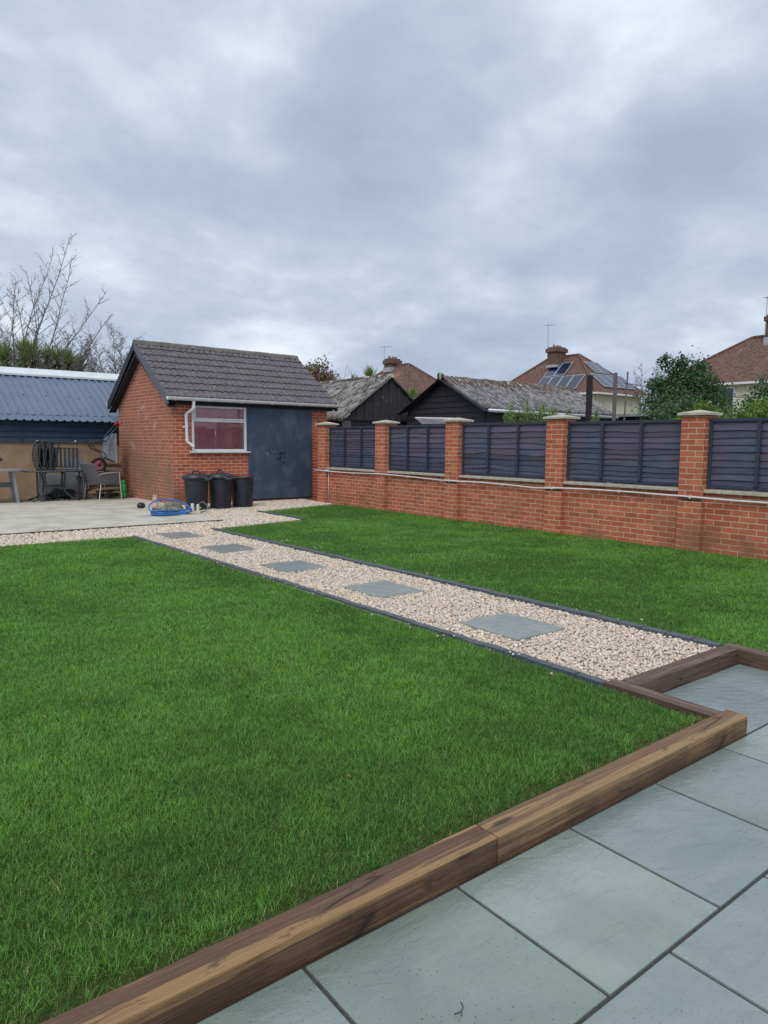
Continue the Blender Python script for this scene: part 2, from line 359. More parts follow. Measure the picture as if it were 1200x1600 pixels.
def f(g, b):
    co = obj_co(g); z = g.n('ShaderNodeSeparateXYZ', {0: co}).outputs[2]
    c = g.mix(g.smooth(g.noise(co, 3, 6, .6), .35, .65), (.105, .10, .108), (.20, .195, .20))
    c = g.mix(g.math('MULTIPLY', g.smooth(g.noise(co, 14, 6, .7), .58, .68), .7), c, (.46, .45, .44))
    m = g.smooth(g.math('ADD', g.math('MULTIPLY', g.noise(g.vm('ADD', co, (2, 6, 1)), 2.2, 7, .72), .9), g.math('MULTIPLY', z, .55)), 2.02, 2.14)
    c = g.mix(g.math('MULTIPLY', m, .85), c, (.075, .045, .030))
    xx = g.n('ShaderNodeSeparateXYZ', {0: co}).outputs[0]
    valley_shade = g.smooth(g.math('SINE', g.math('MULTIPLY', xx, 2*PI/.165)), -.1, -.9)
    c = g.mix(g.math('MULTIPLY', valley_shade, .85), c, (.030, .027, .026))  # rib shade put into the colour along each valley
    crest_light = g.smooth(g.math('SINE', g.math('MULTIPLY', xx, 2*PI/.165)), .2, .9)
    c = g.mix(g.math('MULTIPLY', g.math('MULTIPLY', crest_light, g.smooth(g.noise(co, 6, 5, .7), .40, .60)), .6), c, (.42, .41, .41))  # crests lightened in patches so the ribs read as lit
    bump(g, b, g.noise(co, 30, 5), .6, .02); return c
M['asbestos2'] = mat('rusty_corrugated_sheet', f, .95, .2)
M['mossridge'] = mottled('mossy_ridge', (.075, .050, .034), (.16, .13, .10), 5, .95, .7, .02, c3=(.52, .51, .48), s3=4, l3=.56, h3=.66)
M['bluesheet'] = mottled('blue_steel_sheet', (.112, .155, .232), (.132, .178, .262), 2, .42, .05, c3=(.10, .12, .17), s3=3)
M['whitesheet'] = mottled('white_flashing', (.62, .66, .68), (.70, .73, .74), 3, .5, .05)
M['bluewood'] = painted('blue_boards', (.035, .085, .150), .6, .65, 3, worn=((.10, .13, .17), 2.5, .58, .72, .6), vert=False)
M['render'] = mottled('tan_render', (.34, .225, .135), (.42, .29, .185), 2.5, .95, .5, .01, c3=(.24, .18, .135), s3=1.6, l3=.55, h3=.7)
M['blackboard'] = painted('weathered_black_boards', (.055, .048, .055), .5, .8, 7, worn=((.26, .23, .22), 11, .58, .70, .6))
M['blackclad'] = painted('black_cladding', (.026, .025, .034), .7, .7, 3, vert=False)
def f(g, b):
    co = obj_co(g)
    t = g.n('ShaderNodeTexBrick', {'Vector': uv_co(g), 'Color1': (.215, .118, .098, 1), 'Color2': (.135, .082, .074, 1), 'Mortar': (.06, .045, .04, 1), 'Scale': 1., 'Mortar Size': .018, 'Brick Width': .24, 'Row Height': .16, 'Mortar Smooth': .4})
    c = g.mix(g.math('MULTIPLY', g.smooth(g.noise(co, 5.5, 6, .75), .48, .62), .6), t.outputs[0], (.27, .17, .12))
    c = g.mix(g.math('MULTIPLY', g.smooth(g.noise(co, .7, 5, .6), .56, .70), .55), c, (.36, .20, .14))
    c = g.mix(g.math('MULTIPLY', g.smooth(g.noise(g.vm('ADD', co, (3, 1, 4)), 4, 6, .7), .58, .66), .6), c, (.08, .06, .05))
    bump(g, b, g.noise(co, 9, 5, .7), .8, .06); return c
M['housetile'] = mat('red_house_tile', f, .95, .15)
M['cream'] = mottled('cream_render', (.60, .56, .45), (.66, .62, .51), 1.2, .9, .1, c3=(.50, .46, .37), s3=.8)
M['chimney'] = mottled('chimney_brick', (.10, .065, .055), (.17, .10, .075), 8, .95, .6, .02, c3=(.22, .20, .17), s3=6)
M['lead'] = mottled('lead_flashing', (.32, .34, .36), (.42, .44, .46), 5, .6, .1)
M['terracotta'] = mat('chimney_pot', lambda g, b: (.32, .13, .08), .8)
M['solar'] = mat('solar_cell', lambda g, b: (.012, .022, .060), .12, .8)
M['alu'] = mat('aluminium_frame', lambda g, b: (.50, .52, .55), .4, .5, .3)
M['bark'] = mottled('bark', (.12, .10, .095), (.19, .165, .15), 20, .95, .5)
M['post'] = painted('dark_post', (.030, .022, .030), .7, .8, 5)
M['greypost'] = painted('weathered_grey_post', (.16, .15, .14), .7, .85, 5)
M['binplastic'] = mottled('black_bin_plastic', (.016, .019, .027), (.026, .030, .040), 5, .42, .08, c3=(.045, .05, .06), s3=7, l3=.6, h3=.75)
M['grip'] = mat('grey_handle', lambda g, b: (.10, .11, .13), .5)
M['rattan'] = None
def f(g, b):
    uv = uv_co(g); t = g.n('ShaderNodeTexBrick', {'Vector': uv, 'Color1': (.23, .225, .24, 1), 'Color2': (.18, .175, .19, 1), 'Mortar': (.07, .07, .08, 1), 'Scale': 1., 'Mortar Size': .003, 'Brick Width': .03, 'Row Height': .012})
    bump(g, b, t.outputs['Fac'], -.5, .004); return t.outputs[0]
M['rattan'] = mat('grey_rattan', f, .6)
M['greymetal'] = mat('grey_table_frame', lambda g, b: (.10, .115, .13), .4, .5, .2)
M['greenmetal'] = mottled('dark_green_metal', (.022, .035, .042), (.04, .055, .065), 20, .45, .1)
M['tableglass'] = mat('frosted_table_glass', lambda g, b: (.14, .18, .19), .12, .6)
M['greyplastic'] = mottled('grey_plastic', (.23, .25, .27), (.28, .30, .32), 8, .45, .05)
M['tarp'] = mottled('grey_board', (.20, .21, .23), (.28, .29, .31), 5, .7, .1)
M['timber'] = wood('rough_timber', (.30, .21, .13), (.42, .32, .22), (.12, .085, .06), .7, .85)
M['timberdark'] = wood('old_timber', (.13, .095, .07), (.2, .15, .11), (.05, .04, .03), .6, .9)
M['pan'] = mottled('galvanised_pan', (.20, .24, .32), (.30, .35, .43), 7, .4, .1)
M['rubber'] = mat('rubber', lambda g, b: (.018, .018, .02), .8)
M['red'] = mat('red_plastic', lambda g, b: (.42, .03, .04), .4)
M['pinkrim'] = mat('faded_red_rim', lambda g, b: (.38, .12, .14), .5)
M['green'] = mat('green_plastic', lambda g, b: (.03, .30, .08), .4)
M['blackbag'] = mottled('black_bag', (.012, .012, .014), (.025, .025, .028), 6, .3, .4, .02)
M['hose'] = mat('blue_hose', lambda g, b: (.01, .16, .50), .35)
M['hosegrey'] = mat('grey_hose', lambda g, b: (.12, .13, .13), .5)
M['whiteplastic'] = mat('white_plastic', lambda g, b: (.70, .70, .66), .4)
M['yellow'] = mat('yellow_plastic', lambda g, b: (.65, .55, .06), .4)
M['rock'] = mottled('rough_rock', (.13, .12, .085), (.28, .26, .20), 14, .95, .9, .02)
M['gnome'] = mottled('pale_pink_stone', (.50, .32, .27), (.60, .45, .38), 20, .8, .3)
M['glass'] = None
def glassmat():
    m = bpy.data.materials.new('window_glass'); m.use_nodes = True; t = m.node_tree; t.nodes.clear(); g = NT(t)
    tr = g.n('ShaderNodeBsdfTransparent', {'Color': (.93, .94, .95, 1)}); gl = g.n('ShaderNodeBsdfGlossy', {'Color': (1, 1, 1, 1), 'Roughness': .03})
    fr = g.n('ShaderNodeFresnel', {'IOR': 1.5}); mx = g.n('ShaderNodeMixShader', {0: fr.outputs[0], 1: tr.outputs[0], 2: gl.outputs[0]})
    L(g, mx.outputs[0], g.n('ShaderNodeOutputMaterial').inputs[0]); return m
M['glass'] = glassmat()
M['curtain'] = mottled('red_cloth', (.66, .22, .26), (.78, .33, .36), 2, .9, .1, c3=(.64, .44, .47), s3=3)
M['darkglass'] = mat('dark_house_glass', lambda g, b: (.03, .04, .05), .1, .7)
M['cable'] = mat('cable', lambda g, b: (.05, .05, .05), .6)
M['wornpipe'] = mottled('white_conduit', (.66, .62, .60), (.74, .71, .69), 10, .5, .05)
M['sealant'] = mottled('pale_sealant', (.42, .36, .27), (.50, .44, .34), 20, .9, .2)

rng = np.random.default_rng(7); random.seed(7)
# ---------------------------------------------------------------- ground and surfaces
def sheet(name, x0, x1, y0, y1, z0, z1, m, kind='structure'):
    return tag(MB().box(x0, x1, y0, y1, z0, z1).build(name, m), kind=kind)
tag(MB().add([(-600, -600, -.27), (600, -600, -.27), (600, 600, -.27), (-600, 600, -.27)], [(0, 1, 2, 3)]).build('ground', M['earth']), kind='structure')
def xl(y): return 3.625 - .017*max(0, y-4.5) if y < 12 else 3.5
def xr(y): return 4.865 - .009*(y-2.3)
# lawns: turf beds (raised earth with a grass mat on top)
def bed(name, poly, z0, z1, m):
    return tag(MB().prism(poly, 'z', z0, z1).build(name, m), kind='structure')
LAWN_L = [(-7, 1.745), (3.52, 1.745), (3.52, 6), (3.44, 10.5), (-7, 10.53)]
LAWN_R = [(4.955, -2), (9.18, -2), (9.18, 13.5), (6.86, 12.86), (6.86, 11.08), (4.87, 10.68), (4.94, 5)]
bed('lawn_bed', LAWN_L, -.25, -.032, M['turf']); bed('lawn_bed', LAWN_R, -.25, -.032, M['turf'])
bed('gravel_bed', [(3.60, 2.345), (4.88, 2.345), (4.84, 6), (4.80, 10.70), (6.79, 11.12), (6.79, 12.9), (9.20, 13.55), (9.4, 15.3), (5.5, 15.2), (5.5, 11.76), (-7, 11.76), (-7, 10.55), (3.44, 10.52), (3.52, 6)], -.25, -.040, M['gravelbed'])
sc_ = MB().box(-7, 5.5, 11.76, 15.0, -.25, 0.0).box(-7, 5.95, 15.0, 17.45, -.25, 0.0)
tag(sc_.build('concrete_slab', M['concrete'], bevel=.008), kind='structure')
mb = MB().box(-7, 5.495, 11.715, 11.752, -.2, -.006); tag(mb.build('slab_shuttering', M['timberdark']), kind='structure')
sheet('rear_dirt', -7, 6.2, 17.46, 18.95, -.25, -.015, M['dirt'])
# patio
mb = MB().box(-3, 9.0, -4, 1.64, -.24, -.108).box(3.71, 4.9, 1.64, 2.26, -.24, -.108)
tag(mb.build('patio_joints', M['joint']), kind='structure')
mb = MB(); g_ = .007
def slab_grid(x0, x1, y0, y1):
    k = .86+rng.random()*.24; mb.col = (k*(1+rng.normal()*.03), k, k*(1+rng.normal()*.03))
    nx, ny = max(1, int(round((x1-x0)/.1))), max(1, int(round((y1-y0)/.1)))
    x0 += g_; x1 -= g_; y0 += g_; y1 -= g_
    mb.box(x0, x1, y0, y1, -.135, -.100+rng.normal()*.0008)
xs0 = [3.43-.61*i for i in range(11)]
for r in range(8):
    y1 = 1.628 - .6075*r; y0 = y1-.6075
    off = [0, .31, .12, .41, .05, .3, .2, .4][r]
    x = -2.9+off
    edges = [3.43 + .61*i - off for i in range(-10, 10)]
    if r == 0: edges = [2.82+.61*i for i in range(-9, 11)]
    if r == 1: edges = [1.888+.61*i for i in range(-8, 12)]
    for a, b in zip(edges[:-1], edges[1:]): slab_grid(a, b, y0, y1)
slab_grid(3.70, 4.375, 1.628, 2.235); slab_grid(4.375, 4.88, 1.628, 2.235)
tag(mb.build('patio', M['slate'], bevel=.002), kind='structure')

# ---------------------------------------------------------------- sleepers
def sleeper(x0, x1, y0, y1, z0, z1, m, label, along='x'):
    ln, wd = (x1-x0, y1-y0) if along == 'x' else (y1-y0, x1-x0)
    n = max(2, int(ln/.08)); mb = MB(); vs = []; fs = []
    for i in range(n+1):
        t = -ln/2+ln*i/n
        j = [rng.normal()*.0004 for _ in range(6)]
        vs += [(t, -wd/2+j[0], z0), (t, wd/2, z0), (t, wd/2+j[1], z1+j[2]), (t, -wd/2+j[3], z1+j[4])]
    for i in range(n):
        b = i*4; fs += [(b+k, b+(k+1) % 4, b+4+(k+1) % 4, b+4+k) for k in range(4)]
    fs += [(3, 2, 1, 0), (n*4, n*4+1, n*4+2, n*4+3)]
    fs = [f_[::-1] for f_ in fs]
    mb.add(vs, fs)
    o = mb.build('timber_sleeper', m, loc=((x0+x1)/2, (y0+y1)/2, 0), rz=0 if along == 'x' else PI/2, bevel=.003)
    return tag(o, label, 'sleeper', 'timber sleepers round the patio')
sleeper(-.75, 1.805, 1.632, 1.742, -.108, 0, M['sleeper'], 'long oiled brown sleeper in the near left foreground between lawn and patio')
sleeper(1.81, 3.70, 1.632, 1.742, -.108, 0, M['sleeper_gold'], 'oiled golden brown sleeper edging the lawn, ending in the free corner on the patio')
sleeper(3.55, 3.655, 1.746, 2.40, -.108, -.004, M['sleeper_dark'], 'short dark reddish sleeper beside the lawn tip, left of the patio recess', 'y')
sleeper(3.66, 4.875, 2.245, 2.36, -.108, -.002, M['sleeper_dark'], 'dark worn sleeper across the near end of the gravel path')
sleeper(4.88, 4.985, -1.2, 2.36, -.108, -.002, M['sleeper_dark'], 'sleeper at the right image edge between far lawn and patio', 'y')

# ---------------------------------------------------------------- edging blocks
def blocks(pts, wd, label, z1=0.0, group='dark edging blocks along the lawns'):
    src = MB().box(-.098, .098, -wd/2, wd/2, -.12, 0).build('edging_block', M['edging'], bevel=.004)
    first = True
    for (x0, y0), (x1, y1) in zip(pts[:-1], pts[1:]):
        ln = math.hypot(x1-x0, y1-y0); n = int(round(ln/.2)); a = math.atan2(y1-y0, x1-x0)
        for i in range(n):
            t = (i+.5)/n; o = src if first else src.copy()
            if not first: C.objects.link(o)
            first = False
            o.location = (x0+(x1-x0)*t+rng.normal()*.003, y0+(y1-y0)*t+rng.normal()*.003, z1+rng.normal()*.002)
            o.rotation_euler = (rng.normal()*.012, rng.normal()*.008, a+rng.normal()*.012)
            tag(o, label, 'edging block', group)
blocks([(3.592, 2.42), (3.585, 6.0), (3.50, 10.5)], .06, 'dark grey block in the edging row between near lawn and gravel path', -.015, 'blocks along the near lawn')
blocks([(4.905, 2.38), (4.905, 5.2), (4.86, 7.6), (4.82, 10.66)], .075, 'dark grey block in the edging row between gravel path and far lawn', 0.0, 'blocks along the far lawn')
blocks([(6.825, 11.1), (6.825, 12.86)], .07, 'dark grey block in the short edging row on the stepped corner of the far lawn', 0.0, 'blocks at the stepped lawn corner')

# ---------------------------------------------------------------- stepping slabs
for (x0, x1, y0, y1, lab) in [
        (3.87, 4.42, 3.35, 3.965, 'wet grey slate stepping slab in the gravel, nearest to the patio'),
        (3.92, 4.45, 5.04, 5.66, 'grey slate stepping slab in the gravel, second from the patio'),
        (3.85, 4.39, 6.66, 7.25, 'green grey slate stepping slab in the middle of the gravel path'),
        (3.87, 4.39, 8.32, 8.95, 'pale grey stepping slab in the gravel, second from the brick shed'),
        (3.85, 4.33, 9.93, 10.60, 'small looking slate stepping slab nearest to the concrete base')]:
    n = 7; vs = []; fs = []
    cx, cy_ = (x0+x1)/2, (y0+y1)/2; hx, hy = (x1-x0)/2, (y1-y0)/2
    for j in range(n+1):
        for i in range(n+1):
            e = (i in (0, n)) or (j in (0, n))
            vs.append((-hx+2*hx*i/n+(rng.normal()*.003 if e else 0), -hy+2*hy*j/n+(rng.normal()*.003 if e else 0), rng.normal()*.0012))
    fs = [(j*(n+1)+i, j*(n+1)+i+1, (j+1)*(n+1)+i+1, (j+1)*(n+1)+i) for j in range(n) for i in range(n)]
    ring = [i for i in range(n+1)] + [(j)*(n+1)+n for j in range(1, n+1)] + [n*(n+1)+i for i in range(n-1, -1, -1)] + [j*(n+1) for j in range(n-1, 0, -1)]
    b0 = len(vs); vs += [(vs[k][0], vs[k][1], -.03) for k in ring]
    fs += [(ring[k], b0+k, b0+(k+1) % len(ring), ring[(k+1) % len(ring)]) for k in range(len(ring))]
    mb = MB(); mb.add(vs, fs); mb.c[0] = (.99, 1, 1)
    tag(mb.build('stepping_slab', M['slate_step'], loc=(cx, cy_, -.017)), lab, 'paving slab', 'stepping slabs in the gravel path')
STEPS = [(3.87, 4.42, 3.35, 3.965), (3.92, 4.45, 5.04, 5.66), (3.85, 4.39, 6.66, 7.25), (3.87, 4.39, 8.32, 8.95), (3.85, 4.33, 9.93, 10.60)]

# ---------------------------------------------------------------- gravel stones
ICO = np.array([(0, 0, 1), *[(math.cos(a)*.894, math.sin(a)*.894, .447) for a in [2*PI*k/5 for k in range(5)]], *[(math.cos(a)*.894, math.sin(a)*.894, -.447) for a in [2*PI*(k+.5)/5 for k in range(5)]], (0, 0, -1)])
ICF = np.array([(0, 1+k, 1+(k+1) % 5) for k in range(5)] + [(1+k, 6+k, 1+(k+1) % 5) for k in range(5)] + [(1+(k+1) % 5, 6+k, 6+(k+1) % 5) for k in range(5)] + [(11, 6+(k+1) % 5, 6+k) for k in range(5)])
def in_poly(P, poly):
    x, y = P[:, 0], P[:, 1]; ins = np.zeros(len(P), bool); n = len(poly)
    for i in range(n):
        x0, y0 = poly[i]; x1, y1 = poly[(i+1) % n]
        c = ((y0 > y) != (y1 > y)) & (x < (x1-x0)*(y-y0)/((y1-y0) if y1 != y0 else 1e-9)+x0); ins ^= c
    return ins
def scatter(poly, dens):
    xs = [p[0] for p in poly]; ys = [p[1] for p in poly]
    n = int((max(xs)-min(xs))*(max(ys)-min(ys))*dens)
    P = np.column_stack([rng.uniform(min(xs), max(xs), n), rng.uniform(min(ys), max(ys), n)])
    return P[in_poly(P, poly)]
def stones(P, z, size, name):
    P = P.copy()
    for a, b, c, d in STEPS:
        P = P[~((P[:, 0] > a-.012+rng.normal(0, .012, len(P))) & (P[:, 0] < b+.012) & (P[:, 1] > c-.006) & (P[:, 1] < d+.006+rng.normal(0, .012, len(P))))]
    n = len(P); S = size*rng.uniform(.55, 1.25, (n, 1))*np.column_stack([rng.uniform(.8, 1.3, n), rng.uniform(.6, 1.0, n), rng.uniform(.45, .8, n)])
    V = ICO[None]*(1+rng.normal(0, .16, (n, 12, 1)))*S[:, None, :]
    a = rng.uniform(0, 2*PI, n); t = rng.normal(0, .5, n)
    ct, st = np.cos(t)[:, None], np.sin(t)[:, None]; V = np.stack([V[..., 0], V[..., 1]*ct-V[..., 2]*st, V[..., 1]*st+V[..., 2]*ct], -1)
    ca, sa = np.cos(a)[:, None], np.sin(a)[:, None]; V = np.stack([V[..., 0]*ca-V[..., 1]*sa, V[..., 0]*sa+V[..., 1]*ca, V[..., 2]], -1)
    V[..., 0] += P[:, 0:1]; V[..., 1] += P[:, 1:2]; V[..., 2] += z+rng.uniform(-.004, .012, (n, 1))
    k = rng.normal(1, .13, (n, 1)); base = np.array([[.655, .555, .445]])*k*(1+rng.normal(0, .035, (n, 3)))
    u = rng.random((n, 1)); base = np.where(u < .22, np.array([[.72, .64, .55]])*k, base); base = np.where(u > .93, np.array([[.44, .34, .25]])*k, base); base = np.where(u > .985, np.array([[.30, .29, .27]]), base)
    col = np.repeat(np.clip(base, .05, .85), 12, 0)
    T = (ICF[None]+(np.arange(n)*12)[:, None, None]).reshape(-1, 3)
    return V.reshape(-1, 3), T, col
parts = []
_S = STEPS; STEPS = []
st = np.array([(a+rng.uniform(.02, .5), c+rng.uniform(.03, .55)) for a, b, c, d in _S for k in range(2)]); parts.append(stones(st, .0, .008, '')); STEPS = _S
parts.append(stones(scatter([(3.635, 2.37), (4.865, 2.37), (4.85, 6.0), (3.62, 6.0)], 4600), -.033, .0118, ''))
parts.append(stones(scatter([(3.62, 6.0), (4.85, 6.0), (4.78, 10.6), (3.54, 10.6)], 3200), -.034, .0132, ''))
parts.append(stones(scatter([(0, 10.56), (3.5, 10.54), (4.78, 10.6), (4.78, 10.72), (6.76, 11.15), (6.76, 12.9), (9.15, 13.6), (9.25, 15.15), (5.52, 15.1), (5.52, 11.70), (0, 11.70)], 1700), -.032, .0175, ''))
parts.append(stones(scatter([(-6, 10.56), (0, 10.56), (0, 11.7), (-6, 11.7)], 700), -.034, .022, ''))
# a few strays on the concrete and against the edging
st = np.column_stack([rng.uniform(1, 5.4, 60), 11.8+np.abs(rng.normal(0, .08, 60))]); parts.append(stones(st, .008, .012, ''))
st = np.column_stack([rng.uniform(3.4, 3.56, 30), rng.uniform(2.6, 9, 30)]); parts.append(stones(st, -.005, .010, ''))
st = np.column_stack([rng.uniform(4.9, 5.1, 25), rng.uniform(2.6, 9, 25)]); parts.append(stones(st, -.005, .010, ''))
off = 0; V = []; T = []; K = []
for v, t, c in parts: V.append(v); T.append(t+off); K.append(c); off += len(v)
tag(npmesh('gravel', np.vstack(V), tris=np.vstack(T), col=np.vstack(K), m=M['stone']), 'cream limestone chippings filling the garden path and round the concrete slab', 'gravel', kind='stuff')

# ---------------------------------------------------------------- grass
def vnoise(x, y, s, seed):
    r = np.random.default_rng(seed).random((64, 64)); x = x*s; y = y*s
    xi = np.floor(x).astype(int); yi = np.floor(y).astype(int); fx = x-xi; fy = y-yi; fx = fx*fx*(3-2*fx); fy = fy*fy*(3-2*fy)
    g = lambda i, j: r[i % 64, j % 64]
    return (g(xi, yi)*(1-fx)+g(xi+1, yi)*fx)*(1-fy)+(g(xi, yi+1)*(1-fx)+g(xi+1, yi+1)*fx)*fy
def grass(name, poly, label, D0=17000, clip=None):
    P = scatter(poly, D0) if clip is None else scatter(clip, D0)
    if clip is not None: P = P[in_poly(P, poly)]
    d = np.hypot(P[:, 0], P[:, 1]); keep = np.clip((3.6/d)**1.2, .05, 1)
    side = P[:, 0] < .10*P[:, 1]-.8; keep = np.where(side, keep*.6, keep)
    m = rng.random(len(P)) < keep; P = P[m]; d = d[m]; n = len(P); x, y = P[:, 0], P[:, 1]
    ws = np.clip(d/3.0, 1, 6)**.75
    big = vnoise(x, y, .9, 1)*.4+vnoise(x, y, 2.3, 2)*.35+vnoise(x, y, 7, 3)*.25; cl = vnoise(x, y, 14, 4)*.6+vnoise(x, y, 35, 5)*.4
    h = (.0105+.0215*rng.random(n)**1.8)*(.6+.85*cl)*(.85+.3*big); wd = (.00095+.0009*rng.random(n))*ws**.88; h *= ws**.05
    a = rng.uniform(0, 2*PI, n)+vnoise(x, y, 5, 6)*2.0; lean = h*(.3+1.4*rng.random(n))
    dx, dy = np.cos(a), np.sin(a); px, py = -dy*wd/2, dx*wd/2; z0 = -.034
    tw = rng.normal(0, .5, n); px2 = np.cos(tw)*px-np.sin(tw)*py; py2 = np.sin(tw)*px+np.cos(tw)*py
    v = np.empty((n, 5, 3))
    v[:, 0] = np.column_stack([x-px, y-py, np.full(n, z0)]); v[:, 1] = np.column_stack([x+px, y+py, np.full(n, z0)])
    mx, my, mz = x+dx*lean*.35, y+dy*lean*.35, z0+h*.62
    v[:, 2] = np.column_stack([mx+px2*.85, my+py2*.85, mz]); v[:, 3] = np.column_stack([mx-px2*.85, my-py2*.85, mz])
    v[:, 4] = np.column_stack([x+dx*lean, y+dy*lean, z0+h])
    k = np.clip(rng.normal(1, .36, n), .35, 2.1)[:, None]
    t = np.clip((big-.5)*3.0+.5+rng.normal(0, .12, n), 0, 1)[:, None]
    c = (np.array([[.086, .222, .030]])*(1-t)+np.array([[.180, .400, .052]])*t)*k
    u = rng.random((n, 1)); pale = np.array([[.22, .38, .12]])*k; dry = np.array([[.34, .26, .12]])*k; bl = np.array([[.060, .190, .055]])*k
    c = np.where(u < .12, pale, c); c = np.where(u > .86, bl, c); c = np.where(u > .983, dry, c)
    edge = vnoise(x, y, 9, 12)*.06+vnoise(x, y, 30, 13)*.05
    nearedge = (y < 1.76+edge) & (x < 3.5) if poly is LAWN_L else np.zeros(n, bool)
    c = np.where(nearedge[:, None] & (rng.random((n, 1)) < .4), dry*.6, c)
    thin = (vnoise(x, y, 3.1, 8) > .93)[:, None] & (rng.random((n, 1)) < .12); c = np.where(thin, dry*.75, c)
    if nearedge.any():
        kp = ~(nearedge & (rng.random(n) < .62)); v = v[kp]; c = c[kp]; n = len(v)
    b = np.arange(n)*5; q = np.column_stack([b, b+1, b+2, b+3]); tr = np.column_stack([b+3, b+2, b+4])
    return tag(npmesh(name, v.reshape(-1, 3), tris=tr, quads=q, col=np.repeat(np.clip(c, 0, .6), 5, 0), m=M['blade']), label, 'grass', kind='stuff')
grass('grass', LAWN_L, 'thick short green lawn left of the gravel path', 44000, [(-2.2, 1.752), (3.535, 1.752), (3.535, 10.49), (-2.2, 10.52)])
grass('grass', LAWN_R, 'green lawn between gravel path and brick wall', 38000, [(4.95, 1.0), (9.2, 1.0), (9.2, 13.5), (4.8, 13.5)])
grass('grass', [(-7, 1.75), (-2.2, 1.75), (-2.2, 10.5), (-7, 10.5)], 'outer part of the lawn past the left edge of view', 20000)

n = 46; P = np.column_stack([rng.uniform(0, 9, n), rng.uniform(1.9, 10, n)]); P = P[in_poly(P, LAWN_L) | in_poly(P, LAWN_R)]; n = len(P)
a = rng.uniform(0, 6.28, n); l = rng.uniform(.009, .022, n); q = np.zeros((n, 4, 3)); dx, dy = np.cos(a)*l, np.sin(a)*l
q[:, 0] = np.column_stack([P[:, 0]-dx, P[:, 1]-dy, np.full(n, -.012)]); q[:, 2] = np.column_stack([P[:, 0]+dx, P[:, 1]+dy, np.full(n, -.008)])
q[:, 1] = np.column_stack([P[:, 0]-dy*.45, P[:, 1]+dx*.45, np.full(n, -.004)]); q[:, 3] = np.column_stack([P[:, 0]+dy*.45, P[:, 1]-dx*.45, np.full(n, -.004)])
tag(npmesh('fallen_leaves', q.reshape(-1, 3), quads=np.arange(n*4).reshape(-1, 4), col=np.repeat(np.array([[.36, .25, .11]])*rng.uniform(.6, 1.3, (n, 1)), 4, 0), m=M['leaf']), 'few small brown dead leaves scattered over the lawns', 'leaves', kind='stuff')
# ---------------------------------------------------------------- brick wall, pillars and panels
gw = empty('brick_wall', (9.15, 9.0, 0), 0, 'long red brick garden wall with capped pillars along the far lawn', 'wall')
PF = [2.83, 5.14, 7.45, 9.84, 12.03, 14.30]       # far edge of each pillar
def rel(o): o.parent = gw; o.location = (-9.15, -9.0, 0); return o
for i, yf in enumerate(PF):
    mb = MB().box(9.15, 9.48, yf-.33, yf, -.26, 1.80)
    p = mb.build('pillar', M['brick_wall'], uvo=(yf-.33-.0+.1125*0, -.26-.02)); rel(p)
    c0, c1 = 9.105, 9.525; y0, y1 = yf-.375, yf+.045
    cb = MB().box(c0, c1, y0, y1, 1.802, 1.838)
    cb.add([(c0+.006, y0+.006, 1.8385), (c1-.006, y0+.006, 1.8385), (c1-.006, y1-.006, 1.8385), (c0+.006, y1-.006, 1.8385), ((c0+c1)/2, (y0+y1)/2, 1.885)], [(0, 1, 4), (1, 2, 4), (2, 3, 4), (3, 0, 4)])
    cc = cb.build('cap', M['conc_cap'], bevel=.005); cc.parent = p
secs = [(0.2, 2.50), (2.83, 4.81), (5.14, 7.12), (7.45, 9.51), (9.84, 11.70), (12.03, 13.97), ]
for k, (a, b) in enumerate(secs):
    rel(MB().box(9.25, 9.42, a+.001, b-.001, -.26, .765).build('wall_section', M['brick_wall'], uvo=(.06, -.28)))
    if b < 14: rel(MB().box(9.195, 9.45, a+.004, b-.004, .767, .812).build('coping', M['conc_cap'], bevel=.006))
    if k: rel(MB().box(9.241, 9.2495, a+.002, a+.016, -.1, .70).build('expansion_joint', M['sealant']))
rel(MB().prism([(9.42, 14.301), (9.52, 14.301), (10.02, 15.05), (9.92, 15.05)], 'z', -.26, 1.75).build('wall_section', M['brick_wall']))
